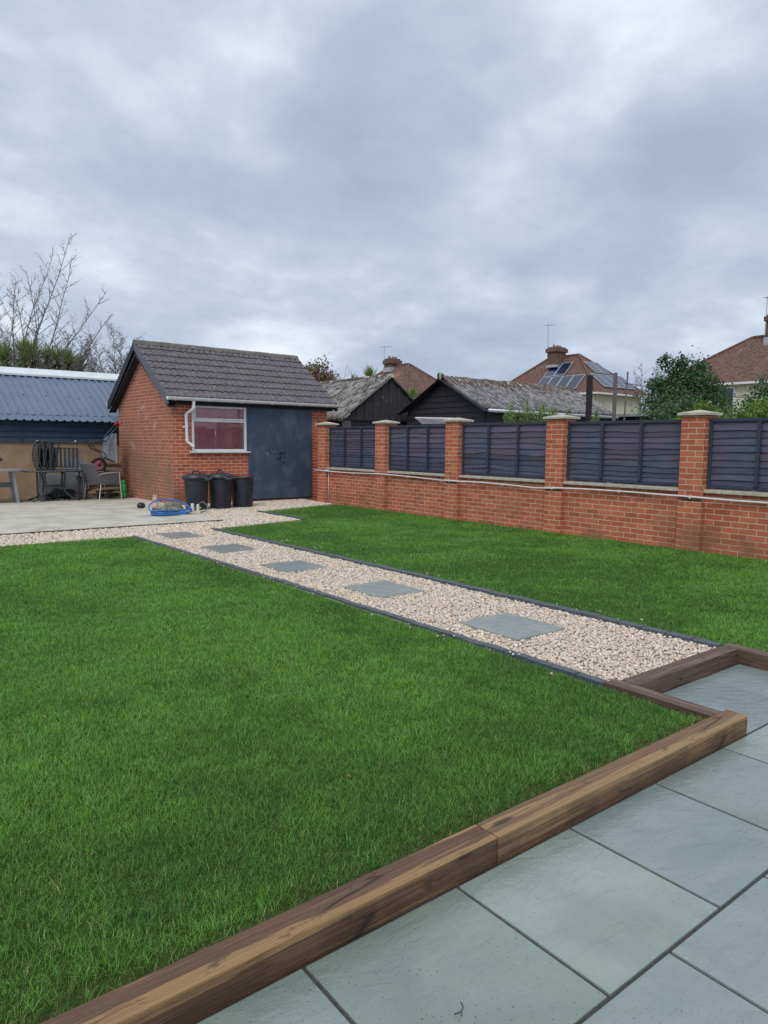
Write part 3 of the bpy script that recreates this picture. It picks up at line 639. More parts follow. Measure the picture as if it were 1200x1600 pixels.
def panel(ya, yb, z0, z1, nb, label, wav, seed):
    r = random.Random(seed); t = empty('fence_panel', (9.285, (ya+yb)/2, z0), 0, label, 'fence panel', 'lapped fence panels on the brick wall')
    hl = (yb-ya)/2-.006; hh = z1-z0
    fr = MB().box(-.022, .022, -hl, -hl+.045, 0, hh-.03).box(-.022, .022, hl-.045, hl, 0, hh-.03).box(-.026, .026, -hl+.0, hl, hh-.029, hh+.012)
    fr.box(-.020, .020, -hl+.046, hl-.046, .012, .055)
    fr.build('frame', M['fence_frame'], t, bevel=.003)
    bd = MB(); n = 28; st = (hh-.08)/nb
    for k in range(nb):
        zt = hh-.04-k*st; zb = zt-st*r.uniform(1.12, 1.30)
        ph = [r.uniform(0, 6.3) for _ in range(3)]; am = [r.uniform(.0, 1)**1.6*wav*q_ for q_ in (1.3, .9, .5)]; fq = [r.uniform(1.5, 4), r.uniform(4, 9), r.uniform(11, 22)]
        if zb < .05: zb = .05
        vs = []
        for i in range(n+1):
            y = -hl+.046+(2*hl-.092)*i/n; d = sum(a*math.sin(f_*y+q) for a, f_, q in zip(am, fq, ph))*(0 if k == nb-1 else 1)
            cur = wav*.25*math.sin(fq[0]*1.3*y+ph[1])
            vs += [(.010, y, zt), (-.010-cur, y, zb+d), (-.002-cur, y, zb+d)]
        kk = r.uniform(.72, 1.3); bd.col = (kk*r.uniform(.95, 1.12), kk, kk*r.uniform(.92, 1.1))
        bd.add(vs, [q for i in range(n) for q in ((3*i, 3*i+3, 3*i+4, 3*i+1), (3*i+1, 3*i+4, 3*i+5, 3*i+2))])
    bd.box(.012, .018, -hl+.045, hl-.045, .03, hh-.03)
    bd.build('lapped_boards', M['fence'], t)
    for q in (-1/3, 1/3):
        MB().box(-.052, -.018, q*hl*1.0-.02, q*hl*1.0+.02, .056, hh-.032).build('batten', M['fence_frame'], t, bevel=.003)
    return t
panel(2.83, 4.81, .825, 1.745, 9, 'dark blue purple fence panel cut by the right edge of the photo', .007, 1)
panel(5.14, 7.12, .825, 1.745, 10, 'dark wavy board fence panel between the two pillars nearest the camera', .010, 2)
panel(7.45, 9.51, .825, 1.755, 9, 'dark fence panel with warped peeling boards, third from the brick shed', .012, 3)
panel(9.84, 11.70, .825, 1.745, 9, 'dark fence panel with a split board, second from the brick shed', .010, 4)
panel(12.03, 13.97, .825, 1.745, 15, 'plain dark fence panel with thin straight boards beside the brick shed', .0, 5)
# white conduit
pp = [(9.135, 14.45, .735), (9.135, 14.2, .735), (9.137, 13.97, .728), (9.20, 13.7, .72), (9.215, 13.0, .712), (9.20, 12.3, .728), (9.135, 12.03, .738), (9.135, 11.70, .738), (9.20, 11.4, .73), (9.215, 10.8, .715), (9.20, 10.0, .692), (9.13, 9.8, .700), (9.13, 9.5, .70), (9.195, 8.9, .705), (9.20, 8.2, .69), (9.18, 7.7, .675), (9.13, 7.4, .688), (9.13, 7.1, .705), (9.20, 6.6, .712), (9.215, 5.9, .712), (9.18, 5.3, .705), (9.13, 5.1, .71), (9.13, 4.8, .705), (9.195, 4.4, .692), (9.215, 3.8, .692), (9.195, 3.0, .70), (9.13, 2.6, .70)]
cd = empty('wall_conduit', (9.15, 9, 0), 0, 'thin white plastic pipe sagging along the face of the brick wall', 'pipe')
def relc(o): o.parent = cd; o.location = (-9.15, -9, 0); return o
relc(MB().tube(pp, .0135, 8).build('pipe_run', M['wornpipe'], smooth=True))
relc(MB().tube([(9.222, 13.93, .72), (9.228, 13.93, .45), (9.226, 13.93, .0)], .010, 8).build('drop_pipe', M['wornpipe'], smooth=True))
relc(MB().box(9.15, 9.225, 13.90, 13.97, .70, .76).build('junction_box', M['wornpipe'], bevel=.005))
for y in (11.87, 11.0, 9.68, 8.4, 7.28, 6.1, 4.95, 12.9):
    z = np.interp(-y, [-p[1] for p in pp], [p[2] for p in pp]); x = np.interp(-y, [-p[1] for p in pp], [p[0] for p in pp])
    relc(MB().box(x-.018, 9.25, y-.012, y+.012, z+.012, z+.022).box(x-.018, x+.01, y-.012, y+.012, z-.02, z+.014).build('pipe_clip', M['wornpipe']))
for y in (4.81, 7.12, 9.51):     # thin dark strip on the pillar face below the pipe
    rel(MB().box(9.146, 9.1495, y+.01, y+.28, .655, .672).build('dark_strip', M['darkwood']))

# ---------------------------------------------------------------- brick shed
A = (5.926, 15.09, 0); TH = .034; SW, SD, ZE, ZR = 4.10, 3.345, 2.35, 3.68
sh = empty('brick_shed', A, TH, 'red brick shed with dark tiled pitched roof, white window and blue grey doors', 'shed')
th = .11
slope = (ZR-ZE)/(SD/2+.2)
def zroof(b): return ZE-.10+slope*(b+.2) if b < SD/2 else ZE-.10+slope*(SD+.2-b)
gp = [(0, -.26), (SD, -.26), (SD, zroof(SD)-.02), (SD/2, zroof(SD/2)-.02), (0, zroof(0)-.02)]
gw_ = MB().prism(gp, 'x', 0, th); o = gw_.build('gable_wall', M['brick_gable'], sh, uvo=(.03, -.26))
MB().prism(gp, 'x', SW-th, SW).build('gable_wall', M['brick_gable'], sh, uvo=(.03, -.26))
fwl = MB().box(th, .425, 0, .11, -.26, 2.27).box(.425, 1.80, 0, .11, -.26, 1.135).box(1.80, 1.86, 0, .11, -.26, 1.135).box(3.61, SW-th, 0, .11, -.26, 2.27)
fwl.add([(0, -.0015, -.26), (th, -.0015, -.26), (th, -.0015, 2.27), (0, -.0015, 2.27)], [(0, 1, 2, 3)])
fwl.add([(SW-th, -.0015, -.26), (SW, -.0015, -.26), (SW, -.0015, 2.27), (SW-th, -.0015, 2.27)], [(0, 1, 2, 3)])
fwl.box(1.86, 3.61, .02, .11, -.26, .0)
fwl.build('front_wall', M['brick_front'], sh, uvo=(.05, -.26))
MB().box(th, SW-th, SD-.11, SD, -.26, 2.27).build('back_wall', M['brick_front'], sh)
MB().box(th+.01, SW-th-.01, .12, SD-.12, -.24, -.01).build('floor', M['concrete'], sh)
MB().box(.12, SW-th, -.012, .10, 2.205, 2.27).box(-.17, SW+.17, -.03, -.012, 2.19, 2.285).build('fascia', M['darkwood'], sh)
MB().box(-.17, SW+.17, -.165, -.032, 2.255, 2.275).build('soffit', M['darkwood'], sh)
# roof tiles: both slopes, real wave profile in courses
def tiles(front):
    NC = 8; Ls = math.hypot(SD/2+.2, ZR-ZE); x0, x1 = -.18, SW+.18; n = int((x1-x0)/.0175); mb = MB(); vs = []; fs = []
    ux, uz = (SD/2+.2)/Ls, (ZR-ZE)/Ls
    for c in range(NC):
        s0, s1 = c*Ls/NC, (c+1)*Ls/NC+.01; base = len(vs)
        for i in range(n+1):
            x = x0+(x1-x0)*i/n; wv = .011*math.sin(2*PI*x/.155)+.005*math.sin(4*PI*x/.155+.8)
            j = .003*math.sin(c*7.3+x*9)
            for s, hh in ((s0, .0-.012), (s0, .030+wv+j), (s0+.012, .036+wv+j), (s1, .006+wv*.8+j)):
                b = -.2+s*ux-hh*uz; z = ZE+s*uz+hh*ux
                vs.append((x, b if front else SD-b, z))
        q = [(base+4*i+k, base+4*i+4+k, base+4*i+5+k, base+4*i+1+k) for i in range(n) for k in range(3)]
        fs += q if front else [t[::-1] for t in q]
    mb.add(vs, fs)
    return mb.build('roof_tiles', M['tile'], sh, smooth=False)
tiles(True); tiles(False)
# roof deck under the tiles
dk = MB(); dk.prism([(-.19, ZE-.045), (SD/2, ZR-.045), (SD+.19, ZE-.045), (SD+.19, ZE-.075), (SD/2, ZR-.085), (-.19, ZE-.075)], 'x', -.165, SW+.165); dk.build('roof_deck', M['darkwood'], sh)
rd = MB()
for k in range(10):
    x0 = -.19+k*.446; x1 = x0+.45
    poly = [(SD/2-.13, ZR-.055), (SD/2-.09, ZR+.015), (SD/2-.03, ZR+.055), (SD/2+.03, ZR+.055), (SD/2+.09, ZR+.015), (SD/2+.13, ZR-.055)]
    d = .004*(k % 2)
    rd.prism([(p, q+d) for p, q in poly], 'x', x0, x1)
rd.build('ridge_tiles', M['ridge'], sh)
for X0, X1 in ((-.205, -.175), (SW+.175, SW+.205)):
    bb = MB().prism([(-.21, ZE-.16), (-.21, ZE-.0), (SD/2, ZR+.0), (SD/2, ZR-.17), (-.10, ZE-.16)], 'x', X0, X1); bb.build('bargeboard', M['barge'], sh)
    bb = MB().prism([(SD+.21, ZE-.16), (SD+.21, ZE-.0), (SD/2+.001, ZR+.0), (SD/2+.001, ZR-.17), (SD+.10, ZE-.16)], 'x', X0, X1); bb.build('bargeboard', M['darkwood'], sh)
MB().prism([(SD/2-.001, ZR-.25), (SD+.17, ZE-.22), (SD+.17, ZE-.25), (SD/2, ZR-.3)], 'x', -.172, 0).prism([(-.17, ZE-.20), (SD/2-.002, ZR-.26), (SD/2-.002, ZR-.30), (-.17, ZE-.23)], 'x', -.172, 0).build('verge_soffit', M['darkwood'], sh)
for b in (.62, SD-.62): MB().box(-.16, .0, b-.05, b+.05, zroof(b)-.13, zroof(b)-.0).build('purlin_end', M['darkwood'], sh)
# gutter
gt = MB(); n = 10; vs = []; ys = [-.245+.055*math.cos(PI+PI*k/n) for k in range(n+1)]; zs = [2.345+.070*math.sin(PI+PI*k/n) for k in range(n+1)]
ys2 = [-.245+.049*math.cos(2*PI-PI*k/n) for k in range(n+1)]; zs2 = [2.345+.064*math.sin(2*PI-PI*k/n) for k in range(n+1)]
gt.prism(list(zip(ys+ys2, zs+zs2)), 'x', -.22, SW+.27); g1 = gt.build('gutter', M['upvc'], sh, smooth=False)
MB().prism(list(zip(ys, zs)), 'x', -.225, -.2205).build('gutter_end', M['upvc'], g1)
MB().prism(list(zip(ys, zs)), 'x', SW+.2705, SW+.275).build('gutter_end', M['upvc'], g1)
for x in (-.05, .75, 1.55, 2.35, 3.15, 3.95):
    yb = [-.245+.061*math.cos(PI+PI*k/n) for k in range(n+1)]; zb = [2.345+.078*math.sin(PI+PI*k/n) for k in range(n+1)]
    yc = [-.245+.056*math.cos(2*PI-PI*k/n) for k in range(n+1)]; zc = [2.345+.071*math.sin(2*PI-PI*k/n) for k in range(n+1)]
    MB().prism(list(zip(yb+yc, zb+zc)), 'x', x-.018, x+.018).box(x-.018, x+.018, -.171, -.03, 2.29, 2.33).build('bracket', M['upvc'], g1)
MB().tube([(-.2, SD+.24, 2.31), (-.1, SD+.24, 2.31)], .05, 10).build('rear_gutter', M['upvc'], sh)
dp = MB().tube([(.385, -.225, 2.30), (.385, -.225, 2.13), (.375, -.21, 2.10), (.29, -.085, 2.01), (.275, -.07, 1.97), (.285, -.07, 1.42), (.295, -.078, 1.38), (.37, -.12, 1.31), (.41, -.14, 1.275)], .034, 12, cap=False)
d1 = dp.build('downpipe', M['upvc'], sh, smooth=True)
for p, q in (((.385, -.225, 2.28), (.385, -.225, 2.24)), ((.385, -.225, 2.15), (.383, -.222, 2.115)), ((.28, -.07, 1.99), (.277, -.07, 1.955)), ((.283, -.07, 1.45), (.285, -.07, 1.41))):
    MB().tube([p, q], .040, 12).build('collar', M['upvc'], d1)
MB().tube([(.281, -.07, 1.725), (.281, -.07, 1.695)], .039, 12).box(.21, .245, -.09, -.001, 1.695, 1.725).box(.245, .25, -.09, -.02, 1.70, 1.72).build('pipe_clip', M['upvc'], d1)
MB().lathe([(.030, 0), (.030, .002)], 12, (.405, -.139, 1.283)).build('pipe_mouth', M['darkwood'], d1)
# window
wx0, wx1, wz0, wz1 = .43, 1.795, 1.165, 2.20; fr = .055
wm = MB().box(wx0, wx0+fr, -.012, .06, wz0, wz1).box(wx1-fr, wx1, -.012, .06, wz0, wz1).box(wx0+fr, wx1-fr, -.0115, .06, wz0, wz0+fr).box(wx0+fr, wx1-fr, -.0115, .06, wz1-fr, wz1)
wm.box(wx0+fr, wx1-fr, -.011, .06, 1.835, 1.90)
win = wm.build('window', M['upvc'], sh, bevel=.004)
MB().box(wx0+fr, wx0+fr+.035, -.03, .01, 1.885, wz1-.02).box(wx1-fr-.035+.02, wx1-fr+.02, -.03, .01, 1.885, wz1-.02).box(wx0+fr+.035, wx1-fr-.015, -.0295, .01, 1.885, 1.915).box(wx0+fr+.035, wx1-fr-.015, -.0295, .01, wz1-.055, wz1-.02).build('top_sash', M['upvc'], win, bevel=.003)
MB().box(wx0+fr, wx1-fr, .018, .022, wz0+fr, 1.835).build('pane', M['glass'], win)
MB().box(wx0+fr, wx1-fr, .012, .016, 1.90, wz1-fr).build('pane', M['glass'], win)
MB().box(.365, 1.865, -.075, .03, 1.137, 1.1645).build('sill', M['upvc'], win, bevel=.004)
cu = MB(); n = 60; vs = []
for i in range(n+1):
    x = .47+1.29*i/n; y = .034+.006*math.sin(x*17)+.006*math.sin(x*41+1)
    vs += [(x, y, 1.17), (x, y+.006*math.sin(x*23), 1.6), (x, y, 2.05), (x, y+.0, 2.19)]
cu.add(vs, [(4*i+k, 4*i+4+k, 4*i+5+k, 4*i+1+k) for i in range(n) for k in range(3)])
cu.build('curtain', M['curtain'], win, smooth=True)
MB().box(.56, 1.3, .030, .036, 1.70, 1.77).build('curtain_fold', M['curtain'], win)
# doors
dx0, dx1, dm = 1.84, 3.60, 2.69
for a, b in ((dx0, dm-.002), (dm+.002, dx1)):
    nz = 1
    d_ = MB().box(a, b, -.035, .0, .035, 2.19).build('door', M['door'], sh, bevel=.003)
MB().box(1.80, 1.838, -.028, .05, 1.135, 2.20).box(3.602, 3.63, -.028, .05, 0, 2.20).box(1.84, 3.6, .001, .06, .0, .034).build('door_frame', M['door'], sh)
MB().box(2.70, 2.80, -.046, -.036, 1.12, 1.145).box(2.68, 2.70, -.052, -.036, 1.03, 1.145).box(2.80, 2.81, -.05, -.036, 1.03, 1.13).build('hasp', M['steeldark'], sh)
MB().box(2.60, 2.76, -.048, -.037, .985, 1.0).build('bolt', M['steeldark'], sh)
MB().box(2.715, 2.755, -.066, -.044, .925, .965).tube([(2.723, -.055, .965), (2.723, -.055, .985), (2.735, -.055, .995), (2.747, -.055, .985), (2.747, -.055, .965)], .004, 6).build('padlock', M['steel'], sh)
MB().box(2.325, 2.345, -.0375, -.0352, 1.10, 1.12).box(2.50, 2.512, -.0375, -.0352, 1.155, 1.165).box(2.545, 2.56, -.0375, -.0352, 1.165, 1.175).build('paint_chip', M['whiteplastic'], sh)

# ---------------------------------------------------------------- dustbins
def bin_(x, y, rz, lid, label):
    t = empty('dustbin', (x, y, -.02), rz, label, 'dustbin', 'black plastic dustbins in front of the brick shed')
    prof = [(.212, 0), (.218, .012), (.220, .04), (.244, .60), (.244, .625), (.262, .63), (.264, .655), (.250, .66)]
    if not lid: prof += [(.245, .657), (.235, .60), (.195, .05), (.0, .045)]
    bd = MB().lathe(prof, 40); bd.build('body', M['binplastic'], t, smooth=False).data.shade_smooth()
    for s in (-1, 1):
        h = MB().tube([(s*.262, -.075, .625), (s*.305, -.07, .63), (s*.315, -.045, .63), (s*.315, .045, .63), (s*.305, .07, .63), (s*.262, .075, .625)], .011, 8)
        h.build('handle', M['grip'], t, smooth=True)
    if lid:
        lp = [(.272, .645), (.274, .675), (.262, .69), (.255, .715), (.22, .735), (.12, .748), (.0, .752)]
        l = MB().lathe([(.25, .64)]+lp, 40).build('lid', M['binplastic'], t, smooth=True)
        MB().tube([(-.095, 0, .742), (-.085, 0, .785), (-.06, 0, .80), (.06, 0, .80), (.085, 0, .785), (.095, 0, .742)], .015, 8).build('lid_handle', M['binplastic'], l, smooth=True)
        for s in (-1, 1):
            MB().tube([(s*.265, -.10, .67), (s*.33, -.085, .655), (s*.345, -.05, .65), (s*.345, .05, .65), (s*.33, .085, .655), (s*.265, .10, .67)], .011, 8).build('lid_clip', M['grip'], l, smooth=True)
    else:
        MB().tube([(.26, .02, .64), (.33, -.02, .63), (.37, -.05, .60)], .008, 6).tube([(.26, .05, .64), (.34, .02, .62), (.36, .0, .57)], .008, 6).build('lid_clip', M['alu'], t)
bin_(5.95, 13.95, 2.1, True, 'black dustbin with clipped lid, left one of the three by the shed')
bin_(6.50, 13.98, 1.75, True, 'black dustbin with raised lid handle, middle one of the three by the shed')
bin_(7.05, 14.05, .3, False, 'open black dustbin without a lid in front of the blue shed door')

# ---------------------------------------------------------------- hose, stones and ornaments
hs = MB(); pts = []
for k in range(3*28):
    a = 2*PI*k/28; rr = .36+.012*math.sin(a*.7)+.02*(k//28); pts.append((rr*math.cos(a), .26*math.sin(a)+.01*math.sin(3*a), .022+.018*(k//28)+.01*math.sin(a*1.7)))
for k in range(24):
    a = 2*PI*k/23; t_ = max(0, math.sin(a*.5+.2)); pts.append((.43*math.cos(a+.3), .24*math.sin(a+.3)+.02, .10+.17*max(0, math.sin(a+.3))**1.0))
hose = empty('garden_hose', (5.05, 13.05, 0), .15, 'coiled bright blue hose lying on the concrete beside a rough rock', 'hose')
hs.tube(pts, .0125, 8).build('hose_coil', M['hose'], hose, smooth=True)
MB().tube([(.40, -.02, .10), (.45, -.05, .08), (.52, .03, .04), (.60, .13, .06), (.70, .16, .16), (.76, .10, .20), (.80, .0, .12), (.74, -.06, .03), (.6, -.08, .015)], .012, 8).tube([(.2, .30, .02), (.3, .36, .12), (.42, .34, .18), (.5, .22, .1), (.46, .1, .04)], .010, 8).build('grey_tail', M['hosegrey'], hose, smooth=True)
MB().tube([(.44, -.04, .02), (.44, -.04, .19)], .032, 10).tube([(.54, -.07, .02), (.54, -.07, .17)], .026, 10).build('connector', M['whiteplastic'], hose)
MB().tube([(.57, -.02, .09), (.63, -.01, .09)], .022, 8).build('yellow_collar', M['yellow'], hose)
def rock(name, loc, s, m, label, cat, seed, sub=3, amp=.22):
    import bmesh
    bm = bmesh.new(); bmesh.ops.create_icosphere(bm, subdivisions=sub, radius=1); r = random.Random(seed)
    from mathutils import noise
    for v in bm.verts:
        n = noise.noise(v.co*1.3+Vector((seed, 0, 0)))*amp*2+noise.noise(v.co*3.5+Vector((0, seed, 0)))*amp; v.co = v.co*(1+n); v.co = Vector((v.co.x*s[0], v.co.y*s[1], max(v.co.z, -.75)*s[2]))
    me = bpy.data.meshes.new(name); bm.to_mesh(me); bm.free(); me.materials.append(m)
    o = bpy.data.objects.new(name, me); C.objects.link(o); o.location = loc; return tag(o, label, cat)
rock('rock', (4.93, 12.98, .085), (.24, .13, .11), M['rock'], 'rough brown rock lying inside the blue hose coil', 'rock', 3)
rock('rock', (5.35, 13.75, .075), (.20, .15, .11), M['rock'], 'low mossy rock behind the hose coil near the shed corner', 'rock', 5)
rock('ball', (5.02, 14.62, .055), (.085, .07, .07), M['blackbag'], 'small black ball on the concrete left of the stone ornament', 'ball', 9, 3, .06)
gn = empty('garden_ornament', (5.22, 14.35, 0), .3, 'small pale pink stone animal ornament on the concrete beside the shed wall', 'ornament')
b_ = MB().lathe([(.05, 0), (.075, .02), (.07, .07), (.05, .12), (.04, .16), (.055, .19), (.05, .23), (.025, .26), (.0, .265)], 14)
b_.build('body', M['gnome'], gn, smooth=True)
MB().lathe([(.012, 0), (.02, .03), (.008, .06), (0, .065)], 8, (-.03, 0, .24)).lathe([(.012, 0), (.02, .03), (.008, .06), (0, .065)], 8, (.03, 0, .24)).build('ears', M['gnome'], gn, smooth=True)
MB().lathe([(.03, 0), (.035, .02), (.02, .05), (0, .055)], 8, (-.06, -.05, 0)).lathe([(.03, 0), (.035, .02), (.02, .05), (0, .055)], 8, (.05, -.06, 0)).build('paws', M['gnome'], gn, smooth=True)

# ---------------------------------------------------------------- furniture in the rear corner
# glass topped table
gt_ = empty('patio_table', (4.0, 17.45, 0), 0, 'glass topped garden table with curved dark metal legs carrying the stacked chairs', 'table')
MB().lathe([(.0, .690), (.60, .690), (.60, .702), (.0, .702)], 40, sx=1.05, sy=.62).build('glass_top', M['tableglass'], gt_, smooth=False)
rim = [(.635*math.cos(2*PI*k/40), .378*math.sin(2*PI*k/40), .688) for k in range(40)]
MB().tube(rim, .016, 8, closed=True).build('rim', M['greenmetal'], gt_, smooth=True)
for sx_ in (-1, 1):
    for sy_ in (-1, 1):
        lg = [(sx_*.17, sy_*.10, .675), (sx_*.22, sy_*.12, .60), (sx_*.19, sy_*.11, .40), (sx_*.21, sy_*.12, .22), (sx_*.33, sy_*.18, .09), (sx_*.50, sy_*.25, .02)]
        MB().tube(lg, .019, 8).build('leg', M['greenmetal'], gt_, smooth=True)
MB().tube([(-.2, -.1, .34), (.2, -.1, .34)], .015, 6).tube([(-.2, .1, .34), (.2, .1, .34)], .015, 6).tube([(-.2, -.1, .34), (-.2, .1, .34)], .015, 6).tube([(.2, -.1, .34), (.2, .1, .34)], .015, 6).build('stretcher', M['greenmetal'], gt_)
ft = empty('metal_frame_table', (4.16, 17.52, 0), 0, 'dark straight legged metal table frame pushed under the stacked chairs', 'table')
MB().box(-.50, .50, -.18, .18, .655, .672).build('table_top', M['greymetal'], ft)
for sx_, sy_ in ((-.46, -.16), (.46, -.16), (-.46, .16), (.46, .16)):
    MB().box(sx_-.02, sx_+.02, sy_-.02, sy_+.02, 0, .654).build('leg', M['greymetal'], ft)
# pale plastic table at the left edge
pt = empty('plastic_table', (2.72, 17.55, 0), 0, 'pale grey plastic garden table cut by the left edge of the photo', 'table')
MB().lathe([(.0, .695), (.66, .695), (.67, .715), (.665, .733), (.64, .74), (.0, .742)], 40, sx=1, sy=.62).build('table_top', M['greyplastic'], pt)
for x in (-.5, .5):
    for y, dx in ((-.22, .05), (.22, -.02)):
        MB().beam((x*.86, y*.8, .69), (x, y, 0), .055, .05, (0, 1, 0)).build('leg', M['greyplastic'], pt)
MB().box(-.42, .42, -.02, .02, .34, .45).build('brace', M['greymetal'], pt)
bc = empty('upturned_chair', (2.62, 17.5, .745), 0, 'black metal chair lying upside down on the pale plastic table', 'chair')
MB().tube([(-.3, -.1, .02), (.1, -.12, .05), (.24, -.1, .14), (.34, -.08, .22)], .02, 8).tube([(-.3, .2, .02), (.1, .2, .05), (.26, .2, .15), (.36, .2, .24)], .02, 8).build('frame', M['steeldark'], bc, smooth=True)
MB().box(-.3, .2, -.1, .2, .06, .085).build('seat', M['steeldark'], bc)
for y in (-.08, .18): MB().tube([(-.25, y, .08), (-.32, y, .42)], .014, 6).build('leg', M['steeldark'], bc)
# stacked arched chairs on the glass table (folded, standing on their sides)
def arch_chair():
    t = empty('folding_chair')
    N = 14
    def arc(rad, z0, z1, bow, y): return [(-bow*math.sin(PI*k/N)+0, y, z0+(z1-z0)*k/N) for k in range(N+1)]
    fr = MB().tube(arc(0, 0, .64, .085, -.16), .015, 6).tube(arc(0, 0, .64, .085, .16), .015, 6).tube([(0, -.16, .64), (0, .16, .64)], .015, 6).tube([(0, -.16, .0), (0, .16, .0)], .015, 6)
    fr.build('back_frame', M['greenmetal'], t, smooth=True)
    lt = MB()
    for k in range(1, 10):
        z = .64*k/10; x = -.085*math.sin(PI*k/10)
        lt.tube([(x, -.16, z), (x-.008, 0, z+.03), (x, .16, z)], .007, 5)
    for y in (-.08, 0, .08): lt.tube(arc(0, .02, .62, .085, y), .007, 5)
    lt.build('lattice', M['greenmetal'], t)
    for s in (-1, 1): MB().tube([(.03, s*.17, .02), (.07, s*.17, .30), (.10, s*.17, .62)], .012, 6).build('leg', M['greenmetal'], t)
    MB().box(.015, .035, -.15, .15, .05, .5).build('seat', M['greenmetal'], t)
    return t
ac = arch_chair()
for i, (x, lab) in enumerate(((3.70, 'dark metal arched back chair folded on the glass table, leftmost of its stack'), (3.82, 'dark metal arched back chair folded on the glass table, middle of its stack'), (3.95, 'dark metal arched back chair folded on the glass table, next to the slatted bench back'))):
    o = ac if i == 0 else copy_tree(ac); o.location = (x, 17.42, .722); o.rotation_euler = (0, .03*i, -.55)
    tag(o, lab, 'chair', 'folded metal chairs on the glass table')
sb = empty('slatted_seat', (4.27, 17.42, .722), -.08, 'dark metal seat with upright slats standing on edge on the glass table', 'seat')
MB().tube([(-.26, 0, .0), (.25, 0, .0), (.25, 0, .60), (-.62, 0, .64)], .014, 6).tube([(-.26, 0, 0), (-.26, 0, .6)], .014, 6).build('frame', M['greenmetal'], sb)
for q_ in ([(-.26, 0, .50), (.25, 0, .48)], [(-.26, 0, .06), (.25, 0, .05)], [(-.66, -.1, .655), (.24, -.1, .615)]): MB().tube(q_, .013, 6).build('rail', M['greenmetal'], sb)
for k in range(6): MB().box(-.22+k*.088, -.165+k*.088, -.008, .008, .05, .49).build('slat', M['greenmetal'], sb)
for x in (-.6, .2): MB().lathe([(.018, 0), (.022, .012), (0, .03)], 8, (x, -.1, .64)).build('foot', M['whiteplastic'], sb)
# rattan armchair
rc = empty('rattan_armchair', (5.02, 17.25, 0), .35, 'grey woven armchair facing right in front of the timber pile', 'chair')
def slabq(mb, P, t=.03):
    P = [Vector(p) for p in P]; n = (P[1]-P[0]).cross(P[3]-P[0]).normalized()*t/2
    vs = [p-n for p in P]+[p+n for p in P]
    mb.add(vs, [(3, 2, 1, 0), (4, 5, 6, 7), (0, 1, 5, 4), (1, 2, 6, 5), (2, 3, 7, 6), (3, 0, 4, 7)])
m_ = MB(); slabq(m_, [(-.22, -.27, .40), (-.22, .27, .40), (-.40, .27, .86), (-.40, -.27, .86)]); m_.build('backrest', M['rattan'], rc, bevel=.006)
m_ = MB(); slabq(m_, [(-.22, -.27, .40), (.27, -.27, .43), (.27, .27, .43), (-.22, .27, .40)]); m_.build('seat', M['rattan'], rc, bevel=.006)
for s in (-1, 1):
    m_ = MB(); slabq(m_, [(-.25, s*.285, .37), (.27, s*.285, .40), (.25, s*.285, .63), (-.32, s*.285, .60)], .02); m_.build('arm', M['rattan'], rc, bevel=.004)
    MB().tube([(-.30, s*.30, .61), (-.05, s*.30, .64), (.25, s*.30, .65), (.30, s*.30, .0)], .013, 6).build('leg', M['alu'], rc)
    MB().tube([(-.24, s*.28, .40), (-.30, s*.28, .0)], .013, 6).build('leg', M['alu'], rc)
# wheelbarrow stood against the wall
wb = empty('wheelbarrow', (5.28, 17.82, 0), 0, 'upended wheelbarrow with red grips leaning behind the timber pile', 'wheelbarrow')
wl = MB().tube([(.155*math.cos(2*PI*k/24), 0, .155*math.sin(2*PI*k/24)) for k in range(24)], .035, 8, closed=True).build('tyre', M['rubber'], wb, smooth=True); wl.location = (-.20, -.12, .80)
wr = MB().tube([(0, -.02, 0), (0, .02, 0)], .115, 20).build('rim', M['pinkrim'], wb); wr.location = (-.20, -.12, .80)
MB().tube([(0, -.035, 0), (0, .035, 0)], .03, 10).build('hub', M['steeldark'], wr)
m_ = MB(); vs = [(-.02, -.25, .98), (.20, -.18, .86), (.20, .15, .86), (-.02, .2, .98), (.02, -.27, 1.42), (.18, -.2, 1.56), (.18, .15, 1.56), (.02, .2, 1.42)]
m_.add(vs, [(0, 1, 5, 4), (1, 2, 6, 5), (2, 3, 7, 6), (3, 0, 4, 7), (0, 3, 2, 1)]); m_.build('tray', M['pan'], wb)
MB().tube([(.195, -.2, .85), (.20, -.2, 1.57)], .012, 6).build('tray_rim', M['alu'], wb)
for y in (-.22, .12):
    MB().tube([(-.20, y*.5-.05, .80), (-.05, y, 1.02), (-.10, y, 1.10), (-.30, y, 1.20), (-.36, y, 1.27), (-.33, y, 1.36), (-.22, y, 1.40), (-.03, y, 1.38), (.10, y, 1.58), (.30, y, 1.80)], .014, 8).build('frame_tube', M['steeldark'], wb, smooth=True)
    MB().tube([(.27, y, 1.767), (.35, y, 1.855)], .022, 8).build('grip', M['red'], wb, smooth=True)
MB().tube([(-.36, -.22, 1.27), (-.36, .12, 1.27)], .013, 6).tube([(-.04, -.22, 1.37), (-.04, .12, 1.37)], .013, 6).build('cross_tube', M['steeldark'], wb)
